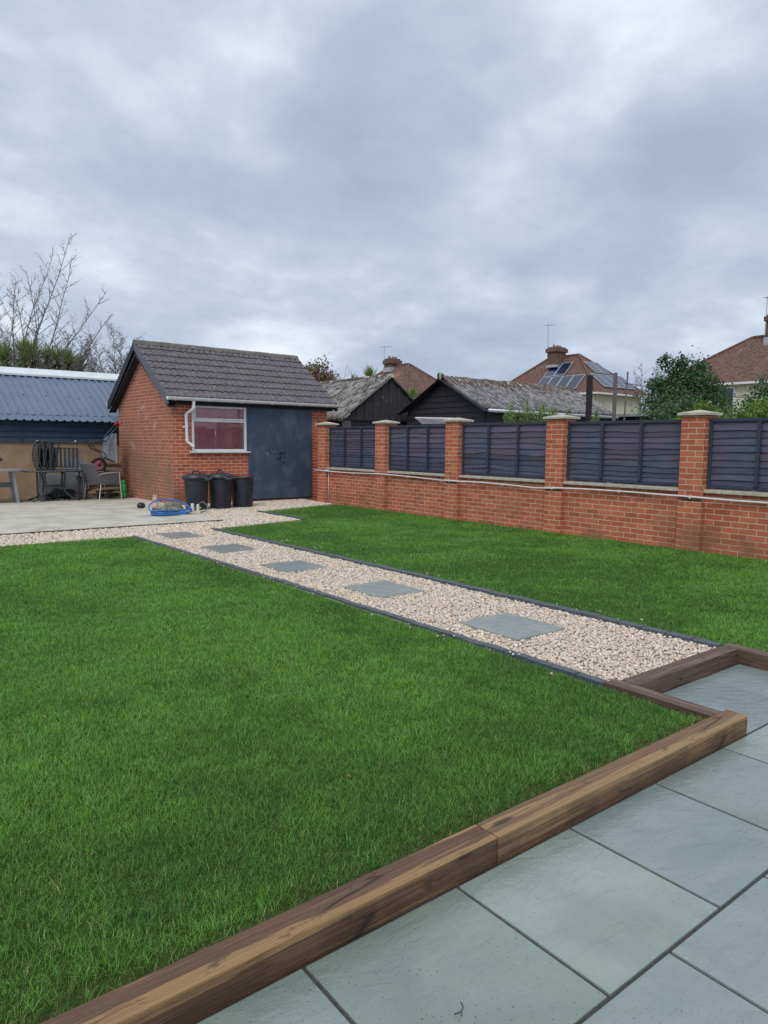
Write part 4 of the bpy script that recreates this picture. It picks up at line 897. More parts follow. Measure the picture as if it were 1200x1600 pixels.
# timber pile: each plank its own
tl = [((4.95, 17.86, .66), (5.66, 17.80, .64), .15, .05, 'timber', 'pale plank on top of the pile beside the shed wall'),
      ((5.0, 17.98, .78), (5.68, 17.95, .78), .12, .09, 'timber', 'thick pale sleeper at the back of the pile against the shed'),
      ((5.15, 17.80, .57), (5.68, 17.70, .55), .14, .05, 'timberdark', 'grey board directly under the pale top plank'),
      ((4.85, 17.9, .50), (5.66, 17.78, .46), .16, .06, 'timberdark', 'dark old board in the upper middle of the timber pile'),
      ((4.62, 17.85, .52), (5.5, 17.9, .36), .18, .05, 'timberdark', 'weathered board sloping down to the right behind the armchair'),
      ((4.5, 17.7, .10), (5.1, 17.75, .30), .12, .045, 'timber', 'long pale plank propped low, rising to the right under the armchair'),
      ((4.9, 17.85, .28), (5.66, 17.85, .30), .2, .07, 'timberdark', 'dark board low in the timber pile'),
      ((5.0, 17.62, .16), (5.62, 17.70, .20), .12, .05, 'timberdark', 'thin board near the ground in front of the pile'),
      ((5.15, 17.55, .03), (5.45, 17.75, .22), .09, .03, 'timber', 'short reddish offcut leaning at the foot of the pile'),
      ((4.55, 17.9, .04), (5.6, 17.95, .06), .2, .08, 'timberdark', 'heavy beam on the ground at the bottom of the pile')]
for a, b, wd, ht, mm, lab in tl:
    a, b = Vector(a), Vector(b); ln = (b-a).length
    o = MB().box(-ln/2, ln/2, -wd/2, wd/2, -ht/2, ht/2).build('timber_plank', M[mm], bevel=.004); o.location = (a+b)/2
    d = (b-a).normalized(); o.rotation_euler = (0, -math.asin(d.z), math.atan2(d.y, d.x)); tag(o, lab, 'plank', 'planks in the pile by the shed')
o = MB().box(-.26, .26, -.012, .012, 0, .95).build('grey_sheet', M['tarp'], loc=(4.62, 17.93, .0)); o.rotation_euler = (-.06, 0, .05); tag(o, 'tall grey board leaning on the tan wall behind the chairs', 'board')
o = MB().box(-.32, .32, -.01, .01, 0, .60).build('grey_sheet', M['tarp'], loc=(4.08, 17.92, 0)); o.rotation_euler = (-.1, 0, 0); tag(o, 'low dark grey board standing behind the table legs', 'board')
gr_ = empty('green_tool', (5.60, 17.52, 0), 0, 'bright green plastic tool casing standing at the shed corner', 'tool')
MB().box(-.06, .05, -.05, .05, .02, .13).lathe([(.05, .13), (.065, .2), (.06, .30), (.04, .36), (.05, .38), (.05, .42), (0, .43)], 12).build('casing', M['green'], gr_, bevel=.008)
MB().tube([(-.04, -.05, .15), (-.09, -.06, .28), (-.03, -.05, .40)], .012, 6).build('handle', M['green'], gr_)
MB().box(-.065, .055, -.052, .052, .0, .02).build('base', M['rubber'], gr_)
rock('rubbish_bag', (4.25, 17.78, .10), (.32, .18, .14), M['blackbag'], 'black rubbish bag slumped under the glass table', 'bag', 12, 4, .25)
rock('rubble_heap', (4.75, 17.62, .04), (.28, .12, .08), M['dirt'], 'small heap of earth and rubble beside the armchair', 'rubble', 17, 4, .35)
pts = []
parts = stones(np.column_stack([rng.uniform(2.0, 5.6, 260), 17.45+np.abs(rng.normal(0, .16, 260))]), .0, .028, '')
tag(npmesh('rubble', parts[0], tris=parts[1], col=parts[2]*.35, m=M['stone']), 'brown crumbs of rubble and dead leaves along the back of the concrete', 'rubble', kind='stuff')

# ---------------------------------------------------------------- blue outbuilding behind
bs = empty('blue_outbuilding', (2, 17.95, 0), 0, 'long low outbuilding with blue corrugated metal roof over blue boards and tan render', 'building')
def relp(o, root): o.parent = root; o.location = -Vector(root.location); return o
relp(MB().box(-7, 10.5, 18.92, 19.1, -.26, 1.335).build('rendered_wall', M['render']), bs)
bw = MB()
for k in range(5):
    z0 = 1.337+k*.135
    bw.add([(x, y, z) for x in (-7, 10.5) for y, z in ((18.865, z0), (18.895, z0+.134), (18.91, z0+.134), (18.91, z0))], [(0, 4, 5, 1), (1, 5, 6, 2), (3, 2, 6, 7), (0, 3, 7, 4), (0, 1, 2, 3), (7, 6, 5, 4)])
relp(bw.build('board_cladding', M['bluewood']), bs)
relp(MB().box(3.63, 3.66, 18.85, 18.87, 1.34, 1.95).build('cover_strip', M['bluewood']), bs)
rf = MB(); vs = []; P = .18; n = int(17.6/P)
y0, z0_, y1, z1_ = 18.62, 1.86, 21.2, 3.165
prof = []
for k in range(n):
    x = -7.1+k*P; prof += [(x, 0), (x+P*.58, 0), (x+P*.70, .034), (x+P*.88, .034)]
prof.append((-7.1+n*P, 0))
ny, nz = -(z1_-z0_), (y1-y0); l_ = math.hypot(ny, nz); ny /= l_; nz /= l_
for x, h_ in prof: vs += [(x, y0+ny*h_, z0_+nz*h_), (x, y1+ny*h_, z1_+nz*h_)]
rf.add(vs, [(2*i, 2*i+2, 2*i+3, 2*i+1) for i in range(len(prof)-1)])
rfo = relp(rf.build('roof', M['bluesheet']), bs); md = rfo.modifiers.new('Solidify', 'SOLIDIFY'); md.thickness = .006
sc2 = MB()
for k in range(n):
    if k % 3 != 1: continue
    for f_ in (.10, .14, .52, .9):
        x = -7.1+k*P+P*(.3 if f_ != .14 else 1.35); y = y0+(y1-y0)*f_; z = z0_+(z1_-z0_)*f_; sc2.box(x-.014, x+.014, y-.014, y+.014, z, z+.014)
relp(sc2.build('roof_screws', M['steeldark']), bs)
relp(MB().prism([(20.98, 3.10), (20.98, 3.15), (21.35, 3.335), (21.6, 3.35), (21.9, 3.30), (21.9, 3.2), (21.3, 3.2)], 'x', -7.15, 10.6).build('ridge_flashing', M['whitesheet']), bs)
relp(MB().box(-7, 10.5, 19.11, 24.5, -.26, 1.9).build('rear_wall', M['render']), bs)
relp(MB().prism([(19.11, 1.95), (21.2, 3.05), (25.2, 1.9)], 'x', -6.9, 10.4).build('roof_deck', M['darkwood']), bs)

# ---------------------------------------------------------------- black garage (vertical boards) behind the wall
ga = empty('black_boarded_garage', (12.6, 15.9, 0), 0, 'black garage with upright boards in its gable and mossy corrugated roof', 'garage')
gx0, gx1, gza, gzr, gy = 10.95, 14.22, 2.04, 3.24, 15.9; gxm = 12.62
bd = MB(); k = 0; x = gx0+.04
while x < gx1-.04:
    x2 = min(x+.145, gx1-.04); zt = lambda q: gza-.05+(gzr-gza)*(1-abs(q-gxm)/((gx1-gx0)/2))
    zz_ = gy-.018*(k % 2); xa, xb = x+.007, x2-.007
    top = [(xb, zt(xb)), (xa, zt(xa))] if not (xa < gxm < xb) else [(xb, zt(xb)), (gxm, zt(gxm)), (xa, zt(xa))]
    bd.prism([(xa, 2.03), (xb, 2.03)]+top, 'y', zz_, zz_+.03); x = x2; k += 1
relp(bd.build('gable_boards', M['blackboard']), ga)
relp(MB().box(gx0+.08, gx1-.08, gy+.01, gy+.05, -.26, 2.03).build('doors', M['blackclad']), ga)
relp(MB().box(gx0+.01, gx0+.30, gy-.01, gy+.04, -.26, 2.0).build('corner_board', M['greypost']), ga)
relp(MB().box(gx0+.04, gx1-.04, gy-.02, gy+.02, 2.0, 2.045).build('lintel', M['blackclad']), ga)
relp(MB().box(gx0+.05, gx0+.1, gy+.06, 19.4, -.26, 2.0).build('side_wall', M['blackclad']), ga)
relp(MB().box(gx1-.1, gx1-.05, gy+.06, 19.4, -.26, 2.0).build('side_wall', M['blackclad']), ga)
def corr(x_or_y, lo, hi, e, r, per, amp, m, name, root, along):
    "corrugated sheet: e=(pos,z) at eave, r=(pos,z) at ridge, corrugations run eave->ridge"
    n = int((hi-lo)/per*6); vs = []; d = Vector((r[0]-e[0], r[1]-e[1])).normalized(); nx_, nz_ = -d.y, d.x
    if nz_ < 0: nx_, nz_ = -nx_, -nz_
    ns = 5
    for i in range(n+1):
        t = lo+(hi-lo)*i/n; wv = amp*math.sin(2*PI*t/per)
        for j in range(ns+1):
            s = j/ns; sag = .012*math.sin(t*2.1+j)
            p = e[0]+(r[0]-e[0])*s+nx_*(wv+sag); z = e[1]+(r[1]-e[1])*s+nz_*(wv+sag)
            vs.append((t, p, z) if along == 'x' else (p, t, z))
    fs = [(i*(ns+1)+j, (i+1)*(ns+1)+j, (i+1)*(ns+1)+j+1, i*(ns+1)+j+1) for i in range(n) for j in range(ns)]
    mb = MB().add(vs, fs); o = relp(mb.build(name, m, smooth=True), root); q = o.modifiers.new('Solidify', 'SOLIDIFY'); q.thickness = .012
    return o
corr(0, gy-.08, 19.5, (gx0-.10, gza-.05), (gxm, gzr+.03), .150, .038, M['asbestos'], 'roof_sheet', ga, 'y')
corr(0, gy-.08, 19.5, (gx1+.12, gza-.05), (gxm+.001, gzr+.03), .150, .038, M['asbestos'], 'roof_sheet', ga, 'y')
relp(MB().tube([(gxm, gy-.1, gzr+.05), (gxm, 19.5, gzr+.05)], .06, 8).build('ridge_cap', M['mossridge']), ga)
for a_, b_ in (((gx0-.12, gza-.07), (gxm, gzr+.02)), ((gx1+.14, gza-.07), (gxm, gzr+.02))):
    relp(MB().beam((a_[0], gy-.07, a_[1]), (b_[0], gy-.07, b_[1]), .022, .05, (0, 1, 0)).build('verge_strip', M['greypost']), ga)
# ---------------------------------------------------------------- dark clad garage with rusty corrugated roof
gb = empty('dark_clad_garage', (12.95, 14.0, 0), 0, 'dark garage with horizontal cladding and rusty mossy corrugated roof beside the pole', 'garage')
bx0, bx1, by0, by1, bze, bzr = 12.98, 18.1, 12.52, 15.55, 2.32, 3.12; bym = 14.02
cl = MB()
z = -.2
while z < bzr-.05:
    z2 = z+.15
    def yy(zq): 
        if zq <= bze-.06: return by0, by1
        f_ = min(1, (zq-(bze-.06))/(bzr-bze)); return by0+(bym-by0)*f_, by1-(by1-bym)*f_
    a0, a1 = yy(z); b0, b1 = yy(z2)
    if a1-a0 > .05:
        cl.add([(bx0-.02, a0, z), (bx0-.02, a1, z), (bx0-.002, b1, z2), (bx0-.002, b0, z2), (bx0+.01, a0, z), (bx0+.01, a1, z)], [(0, 3, 2, 1), (0, 1, 5, 4)])
    z = z2
relp(cl.build('gable_cladding', M['blackclad']), gb)
cl = MB(); z = -.2
while z < bze-.08:
    cl.add([(bx0, by0-.02, z), (bx1, by0-.02, z), (bx1, by0-.004, z+.15), (bx0, by0-.004, z+.15), (bx0, by0+.01, z), (bx1, by0+.01, z)], [(0, 1, 2, 3), (0, 4, 5, 1)]); z += .15
relp(cl.build('side_cladding', M['blackclad']), gb)
relp(MB().box(bx0+.02, bx1-.02, by0+.02, by1-.02, -.26, bze-.1).build('wall', M['blackclad']), gb)
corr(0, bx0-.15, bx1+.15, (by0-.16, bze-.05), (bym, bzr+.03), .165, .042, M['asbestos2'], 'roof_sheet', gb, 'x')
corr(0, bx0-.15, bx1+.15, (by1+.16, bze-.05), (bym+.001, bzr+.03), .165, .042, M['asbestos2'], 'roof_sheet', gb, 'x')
rk = MB(); 
vs = []; n = 60
for i in range(n+1):
    x = bx0-.16+(bx1-bx0+.32)*i/n; q = .02*math.sin(x*7)+.012*math.sin(x*17)
    vs += [(x, bym-.20, bzr-.06), (x, bym-.10, bzr+.035+q*.4), (x, bym, bzr+.07+q*.6), (x, bym+.10, bzr+.035+q*.4), (x, bym+.20, bzr-.06)]
rk.add(vs, [(5*i+k, 5*i+5+k, 5*i+6+k, 5*i+1+k) for i in range(n) for k in range(4)]); relp(rk.build('ridge_cap', M['mossridge'], smooth=True), gb)
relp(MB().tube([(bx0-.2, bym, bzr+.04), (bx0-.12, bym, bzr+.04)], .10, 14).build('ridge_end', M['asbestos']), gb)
for yb in (by0-.20, by1+.20):
    relp(MB().beam((bx0-.16, yb, bze-.12), (bx0-.16, bym, bzr-.03), .025, .13, (1, 0, 0)).build('bargeboard', M['darkwood']), gb)
relp(MB().tube([(bx0-.12, by0-.24, bze-.10), (bx1+.2, by0-.24, bze-.13)], .045, 10).build('gutter', M['alu'], smooth=True), gb)
relp(MB().tube([(bx1+.05, by0-.24, bze-.15), (bx1+.05, by0-.1, bze-.4), (bx1+.05, by0-.1, 0)], .035, 8).build('downpipe', M['alu']), gb)
# low grey flat roof beyond, and a pale roof far left
lo_ = empty('low_flat_roof_store', (21, 13, 0), 0, 'low store with flat grey roof sheets beyond the dark garage and posts', 'shed')
relp(MB().box(19.3, 27.5, 11.8, 16.5, -.26, 2.25).build('wall', M['blackclad']), lo_)
relp(MB().box(19.1, 27.7, 11.5, 16.7, 2.255, 2.34).build('roof', M['greyplastic']), lo_)
ws_ = empty('pale_roofed_outhouse', (15.6, 24, 0), 0, 'outhouse with a white sheet roof edge just right of the brick shed roof', 'shed')
relp(MB().box(13.2, 17.2, 24.0, 27, -.26, 3.3).build('wall', M['cream']), ws_)
relp(MB().box(13.0, 17.4, 23.8, 27.2, 3.305, 3.62).build('roof', M['whitesheet']), ws_)
# pale poles resting behind the wall
for i in range(5):
    y = 11.0+i*.0; o = MB().tube([(10.55+i*.03, 12.35-.02*i, 1.97-.03*i), (10.72+.05*i, 11.15+.05*i, 1.93-.02*i)], .018, 8).build('plastic_pole', M['wornpipe'])
    tag(o, 'long pale pole in the bundle resting behind the wall in front of the black garages', 'pole', 'bundle of pale poles behind the wall')
o = MB().box(10.2, 12.4, 10.1, 12.6, 1.70, 1.74).build('store_roof_sheet', M['tarp']); tag(o, 'flat grey sheet lying just behind the wall panels under the pole bundle', 'board')
# ---------------------------------------------------------------- posts, cables
o = MB().box(11.465, 11.555, 8.32, 8.41, -.26, 2.72).build('black_post', M['post'], bevel=.01); tag(o, 'thick dark square post rising behind the brick wall in front of the garage', 'post')
tp = MB().box(16.72, 16.80, 11.32, 11.40, -.26, 3.33).build('grey_post', M['greypost'], bevel=.01); tag(tp, 'thick weathered post in front of the cream house, left of the thin pole', 'post')
o = MB().tube([(16.88, 11.22, -.26), (17.02, 11.16, 3.36)], .022, 10).build('thin_pole', M['greypost']); tag(o, 'thin leaning grey pole right of the thick weathered post', 'pole')
for k, (za, zb, lab) in enumerate(((3.05, 3.4, 'upper thin black cable strung from the post past the cream houses'), (2.78, 2.9, 'lower thin black cable strung from the post past the cream houses'))):
    pts = [(16.95+(30-16.95)*t, 11.2+(9.0-11.2)*t, za+(zb-za)*t-.35*math.sin(PI*t)) for t in [i/12 for i in range(13)]]
    tag(MB().tube(pts, .010, 5).build('overhead_cable', M['cable']), lab, 'cable')

# ---------------------------------------------------------------- houses
def house(name, X0, X1, Y0, Y1, ry0, ry1, ze, zr, label, chim, win_=None):
    t = empty(name, (X0, Y0, 0), 0, label, 'house'); xm = (X0+X1)/2; oh = .35
    relp(MB().box(X0+oh, X1-oh, Y0+oh, Y1-oh, -.26, ze-.02).build('wall', M['cream']), t)
    rf = MB(); R0, R1 = (xm, ry0, zr), (xm, ry1, zr); a, b, c, d = (X0, Y0, ze), (X1, Y0, ze), (X1, Y1, ze), (X0, Y1, ze)
    rf.add([a, b, c, d, R0, R1], [(0, 1, 4), (1, 2, 5, 4), (2, 3, 5), (3, 0, 4, 5)])
    ro = relp(rf.build('roof', M['housetile']), t)
    # slope-true UVs so tile courses follow the slope
    me = ro.data; uv = me.uv_layers[0]
    for p in me.polygons:
        nrm = p.normal; h = Vector((-nrm.y, nrm.x, 0)).normalized(); s = nrm.cross(h)
        for li in p.loop_indices:
            q = me.vertices[me.loops[li].vertex_index].co; uv.data[li].uv = (q.dot(h), q.dot(s))
    hp = MB()
    for p, q in ((a, R0), (b, R0), (c, R1), (d, R1), (R0, R1)): hp.tube([Vector(p)+Vector((0, 0, .02)), Vector(q)+Vector((0, 0, .02))], .10, 6)
    h_ = hp.build('hip_tiles', M['housetile']); h_.parent = ro; h_.location = (0, 0, 0)
    g_ = MB().box(X0-.08, X1+.08, Y0-.10, Y0-.0, ze-.14, ze-.01).box(X0-.08, X0, Y0, Y1, ze-.14, ze-.01).build('gutter', M['upvc']); relp(g_, t)
    relp(MB().box(X0, X1, Y0, Y1, ze-.10, ze-.021).build('soffit', M['upvc']), t)
    cx, cy_, cw, cz0, cz1 = chim
    ch = MB().box(cx-cw/2, cx+cw/2, cy_-cw*.38, cy_+cw*.38, cz0, cz1).box(cx-cw*.6, cx+cw*.6, cy_-cw*.48, cy_+cw*.48, cz1-.42, cz1-.12).build('chimney', M['chimney'], bevel=.03); relp(ch, t)
    for dx in (-.3, .05, .32):
        p_ = MB().lathe([(.10, 0), (.11, .04), (.09, .18), (.0, .18)], 10, (cx+dx*cw, cy_, cz1)).build('chimney_pot', M['terracotta']); p_.parent = ch; p_.location = (0, 0, 0)
    fz = zr-abs(cx-xm)*(zr-ze)/((X1-X0)/2)
    lf = MB().box(cx-cw*.56, cx+cw*.56, cy_-cw*.44, cy_+cw*.44, cz0, fz-.02).build('flashing', M['lead']); lf.parent = ch; lf.location = (0, 0, 0)
    return t
def aerial(root, x, y, z0, z1, dx):
    a = MB().tube([(x, y, z0), (x, y, z1)], .03, 6).tube([(x-.35, y, z1-.15), (x+.75, y, z1)], .018, 5)
    for k in range(5): a.tube([(x-.3+k*.22, y-.22, z1-.14+k*.03), (x-.3+k*.22, y+.22, z1-.14+k*.03)], .012, 4)
    relp(a.build('aerial', M['alu']), root)
hd = house('semi_detached_house', 43.7, 50.4, 31.2, 42.2, 35.28, 38.13, 5.2, 8.45, 'cream house with red hipped roof carrying solar panels beyond the dark garage', (46.3, 36.9, 1.2, 7.5, 9.12))
aerial(hd, 45.9, 37.5, 8.4, 11.0, 1)
relp(MB().tube([(44.0, 31.3, 5.0), (44.3, 31.5, 4.7), (44.3, 31.5, 0)], .05, 6).tube([(43.85, 33.2, 5.0), (44.0, 33.2, 4.7), (44.0, 33.2, 0)], .05, 6).build('downpipe', M['upvc']), hd)
nL = Vector((-3.25, 0, 3.35)).normalized(); slopeL = 3.25/3.35
def solarL(y0, y1, s0, s1):      # on the -X slope: s is horizontal distance from the eave
    def P(y, s): return Vector((43.7+s, y, 5.2+s*slopeL))+nL*.10
    m_ = MB(); slabq(m_, [P(y0, s0), P(y0, s1), P(y1, s1), P(y1, s0)], .05); o = relp(m_.build('solar_panel', M['alu']), hd)
    m_ = MB(); e = .045; dy = (y1-y0)
    def Q(y, s): return P(y, s)+nL*.028
    slabq(m_, [Q(y0+e, s0+e*.7), Q(y0+e, s1-e*.7), Q(y1-e, s1-e*.7), Q(y1-e, s0+e*.7)], .006); c_ = m_.build('cells', M['solar']); c_.parent = o; c_.location = (0, 0, 0)
slopeF = 3.25/4.08; nF = Vector((0, -3.25, 4.08)).normalized()
def solarF(x0, x1, s0, s1):
    def P(x, s): return Vector((x, 31.2+s, 5.2+s*slopeF))+nF*.10
    m_ = MB(); slabq(m_, [P(x0, s0), P(x1, s0), P(x1, s1), P(x0, s1)], .05); o = relp(m_.build('solar_panel', M['alu']), hd)
    m_ = MB(); e = .045
    def Q(x, s): return P(x, s)+nF*.028
    slabq(m_, [Q(x0+e, s0+e*.7), Q(x1-e, s0+e*.7), Q(x1-e, s1-e*.7), Q(x0+e, s1-e*.7)], .006); c_ = m_.build('cells', M['solar']); c_.parent = o; c_.location = (0, 0, 0)
for k in range(2): solarL(35.2+k*1.02, 36.2+k*1.02, 1.50, 2.62)
for k in range(4): solarL(33.15+k*1.02, 34.15+k*1.02, .28, 1.42)
for k in range(2): solarF(46.35+k*.92, 47.25+k*.92, 2.0, 3.2)
for k in range(4): solarF(45.35+k*1.02, 46.35+k*1.02, .5, 1.85)
hc = house('distant_hipped_house', 31.5, 37.9, 38.0, 47.0, 41.49, 43.5, 4.55, 7.3, 'small looking red hipped roof with chimney between the two black garages', (34.55, 43.3, 1.0, 6.8, 7.85))
aerial(hc, 34.3, 44.0, 7.2, 8.9, 1)
he = house('cream_corner_house', 42.9, 51.3, 12.0, 26.4, 16.2, 21.9, 5.2, 8.32, 'large cream house with red hipped roof cut by the right edge of the photo', (46.9, 20.3, 1.2, 7.6, 9.55))
aerial(he, 46.9, 21.05, 8.3, 10.8, 1)
wf = relp(MB().box(43.19, 43.26, 20.95, 22.0, 3.2, 4.95).build('window', M['upvc']), he)
c_ = MB().box(43.175, 43.189, 21.05, 21.9, 3.3, 4.85).build('pane', M['darkglass']); c_.parent = wf; c_.location = (0, 0, 0)
relp(MB().tube([(43.2, 20.2, 5.0), (43.2, 20.2, 0)], .05, 6).build('downpipe', M['upvc']), he)

# ---------------------------------------------------------------- vegetation
RT = Vector((.788, -.616, 0)); FD = Vector((.616, .788, 0))
def leaves(cx, cy_, lobes, n, size, cols, name, label, cat, group=None, seed=1, trunk=None, flat=.0, m='leaf', asp=.55):
    r = np.random.default_rng(seed); tot = sum(l[3]*l[4] for l in lobes); V = []; K = []
    for (dx, dd, z, rx, rz) in lobes:
        k = int(n*rx*rz/tot)
        u = r.normal(size=(k, 3)); u /= np.linalg.norm(u, axis=1)[:, None]; rad = r.random(k)**.42*np.clip(1+.13*r.normal(size=k), .6, 1.18)
        nb = 1+.30*np.sin(u[:, 0]*5+seed+dx*3)*np.sin(u[:, 1]*4+z*2)+.2*np.sin(u[:, 2]*7+dx)
        p = u*(rad*nb)[:, None]
        ctr = np.array([cx, cy_, z])+np.array(RT)*dx+np.array(FD)*dd
        pos = ctr+np.outer(p[:, 0]*rx, RT)+np.outer(p[:, 1]*rx*.9, FD)+np.outer(p[:, 2]*rz, (0, 0, 1))
        a = u+r.normal(size=(k, 3))*.9; a /= np.linalg.norm(a, axis=1)[:, None]
        b = np.cross(a, r.normal(size=(k, 3))); b /= np.linalg.norm(b, axis=1)[:, None]
        s = (size*r.uniform(.6, 1.3, k))[:, None]; c = np.cross(a, b)
        q = np.stack([pos-b*s, pos+c*s*asp+a*s*.12, pos+b*s, pos-c*s*asp+a*s*.12], 1); V.append(q.reshape(-1, 3))
        ci = r.integers(0, len(cols), k); lob = r.normal(1, .10); col = np.array(cols)[ci]*(r.normal(1, .2, k)*lob)[:, None]; K.append(np.repeat(np.clip(col, .005, .7), 4, 0))
    V = np.vstack(V); K = np.vstack(K); n4 = len(V)//4; Q = np.arange(n4*4).reshape(-1, 4)
    t = empty(name, (cx, cy_, 0), 0, label, cat, group)
    relp(npmesh('crown', V, quads=Q, col=K, m=M[m]), t)
    tm = MB()
    rr = random.Random(seed)
    base = Vector((cx, cy_, -.26)); zt = sum(l[2] for l in lobes)/len(lobes); th_ = trunk or .07
    tm.tube([base, base+Vector((.03, .02, zt*.35)), base+Vector((-.03, .04, zt*.7))], [th_, th_*.8, th_*.55], 8)
    for (dx, dd, z, rx, rz) in lobes:
        c = Vector((cx, cy_, z))+RT*dx+FD*dd; s = base+Vector((0, 0, zt*rr.uniform(.35, .65)))
        tm.tube([s, s.lerp(c, .5)+Vector((rr.uniform(-.1, .1), rr.uniform(-.1, .1), .05)), c+Vector((0, 0, rz*.6))], [th_*.5, th_*.35, th_*.08], 6)
    relp(tm.build('trunk', M['bark'], smooth=True), t)
    return t
G1 = [(.030, .075, .028), (.045, .105, .035), (.07, .14, .05), (.025, .055, .028), (.10, .16, .07)]
G2 = [(.13, .22, .04), (.18, .28, .06), (.09, .16, .035), (.22, .30, .09)]
leaves(22.9, 12.9, [(0, 0, 2.6, 1.25, 1.3), (-.55, .1, 3.3, .65, .75), (.35, -.1, 3.55, .75, .7), (.95, 0, 2.7, .75, .95), (-.95, 0, 2.3, .6, .8), (-.62, 0, 4.22, .27, .34), (-.02, .1, 4.15, .33, .36), (.62, 0, 4.0, .28, .30), (-.85, 0, 3.45, .3, .3), (1.1, .1, 3.3, .35, .4), (-.2, .1, 3.85, .35, .3)], 15000, .050, G1, 'broadleaf_tree', 'tall dense dark green tree with two leafy tips in front of the houses', 'tree', seed=4, trunk=.12)
leaves(19.0, 10.8, [(0, 0, 2.2, .85, .55), (-.55, 0, 2.1, .45, .4), (.5, 0, 2.15, .55, .5), (.1, 0, 2.5, .5, .3)], 4500, .04, [(.06, .12, .045), (.08, .15, .06), (.05, .10, .04), (.11, .17, .08)], 'round_bush', 'rounded mid green bush low in front of the tall dark tree', 'bush', seed=5)
leaves(18.4, 9.75, [(.1, 0, 2.1, .4, .45), (-.35, 0, 2.0, .35, .35), (.55, .1, 2.05, .35, .35), (.0, 0, 2.4, .3, .2)], 1800, .045, G2, 'lime_bush', 'yellow green bush behind the nearest brick pillar cap', 'bush', seed=6)
leaves(20.1, 8.75, [(0, 0, 2.5, .75, .8), (.45, 0, 2.9, .7, .7), (-.45, 0, 2.3, .5, .6), (.9, 0, 2.6, .8, .9), (.55, .1, 3.35, .35, .25)], 5500, .05, G1[:4], 'holly_tree', 'dark green evergreen tree at the right edge before the cream house', 'tree', seed=8, trunk=.1)
leaves(17.6, 7.95, [(0, 0, 2.1, .55, .45), (.5, 0, 2.25, .5, .5), (-.45, 0, 1.95, .35, .35), (-.8, .1, 1.9, .2, .25), (1.0, 0, 2.2, .5, .5)], 4200, .04, G2, 'lime_shrub', 'bright yellow green shrub over the wall at the right edge', 'shrub', seed=9)
# feathery young conifers / bamboo behind the third panel
for i, (x, y, h, lab) in enumerate([(10.28, 9.25, 2.14, 'slim pale green conifer behind the wall, first from the left of its row'), (10.55, 9.10, 2.20, 'slim pale green conifer behind the wall, second from the left of its row'), (10.80, 8.93, 2.14, 'wide pale green conifer in the middle of the row behind the wall'), (11.0, 8.80, 2.08, 'pale green conifer behind the wall, just left of the second nearest pillar'), (11.22, 8.62, 2.06, 'small pale green conifer beside the second nearest pillar cap'), (11.42, 8.15, 2.02, 'thin pale green conifer between the pillar cap and dark post')]):
    w_ = [.13, .15, .24, .20, .12, .09][i]
    leaves(x, y, [(0, 0, 1.5, w_*1.1, .5), (0, 0, h-.22, w_*.8, .28), (.02, 0, h-.06, w_*.35, .16), (-w_*.7, 0, h-.3, w_*.4, .2), (w_*.7, 0, h-.28, w_*.4, .22)], 1300 if i != 2 else 2200, .022, [(.18, .27, .08), (.24, .34, .12), (.13, .20, .06), (.28, .36, .16)], 'young_conifer', lab, 'conifer', 'young conifers behind the brick wall', seed=20+i, trunk=.02, asp=.35)
leaves(16.4, 25.8, [(0, 0, 3.9, 1.0, .9), (.5, 0, 3.7, .6, .6), (-.8, 0, 3.9, .7, .7)], 9500, .060, [(.19, .075, .06), (.10, .10, .05), (.24, .10, .08), (.07, .085, .045)], 'red_leaved_shrub', 'reddish brown leaved shrub just behind the right end of the shed roof', 'shrub', seed=31)
# cordyline palms
def palm(x, y, heads, label, n=170, ln=.55, seed=0, cat='palm'):
    r = random.Random(seed); t = empty('cordyline_palm', (x, y, 0), 0, label, cat)
    V = []; K = []; tr = MB()
    for (dx, dd, z, s) in heads:
        c = Vector((x, y, z))+RT*dx+FD*dd
        tr.tube([(x, y, -.26), (x+(c.x-x)*.3, y+(c.y-y)*.3, z*.5), c], [.09, .08, .06], 8)
        for k in range(n):
            a = r.uniform(0, 2*PI); el = r.uniform(-.6, 1.45); d = Vector((math.cos(a)*math.cos(el), math.sin(a)*math.cos(el), math.sin(el)))
            l = ln*s*r.uniform(.7, 1.1); sd_ = d.cross(Vector((0, 0, 1))); sd_ = (sd_.normalized() if sd_.length > .01 else Vector((1, 0, 0)))*.016*s
            dr = Vector((0, 0, -1))*l*(.05+.28*(1-max(0, math.sin(el)))*r.random())
            p0 = c; p1 = c+d*l*.55+dr*.2; p2 = c+d*l+dr
            b = len(V); V += [p0-sd_*.6, p0+sd_*.6, p1+sd_, p1-sd_, p2]
            kk = r.uniform(.6, 1.4); cc = (.20*kk, .25*kk, .10*kk) if r.random() > .12 else (.28*kk, .24*kk, .12*kk); K += [cc]*5
    V = np.array([tuple(v) for v in V]); b = np.arange(len(V)//5)*5
    relp(npmesh('fronds', V, tris=np.column_stack([b+3, b+2, b+4]), quads=np.column_stack([b, b+1, b+2, b+3]), col=np.array(K), m=M['leaf']), t)
    relp(tr.build('trunk', M['bark'], smooth=True), t)
palm(14.6, 19.5, [(0, 0, 3.55, 1.0)], 'spiky green palm head rising behind the black boarded garage roof', seed=1)
palm(14.75, 20.7, [(0, 0, 3.5, .75)], 'small spiky palm tuft left of the taller palm head', 110, seed=2)
palm(14.95, 17.7, [(0, 0, 2.80, .95), (-.85, .6, 3.2, .55)], 'spiky green palm behind the right slope of the black garage', seed=3)
palm(5.5, 26.4, [(0, 0, 4.1, 1.3), (-.9, 0, 4.0, 1.3), (.35, .5, 4.05, 1.1), (-.4, .3, 4.2, 1.2)], 'large palm clump at far left behind the blue roofed outbuilding', 260, .62, seed=4)
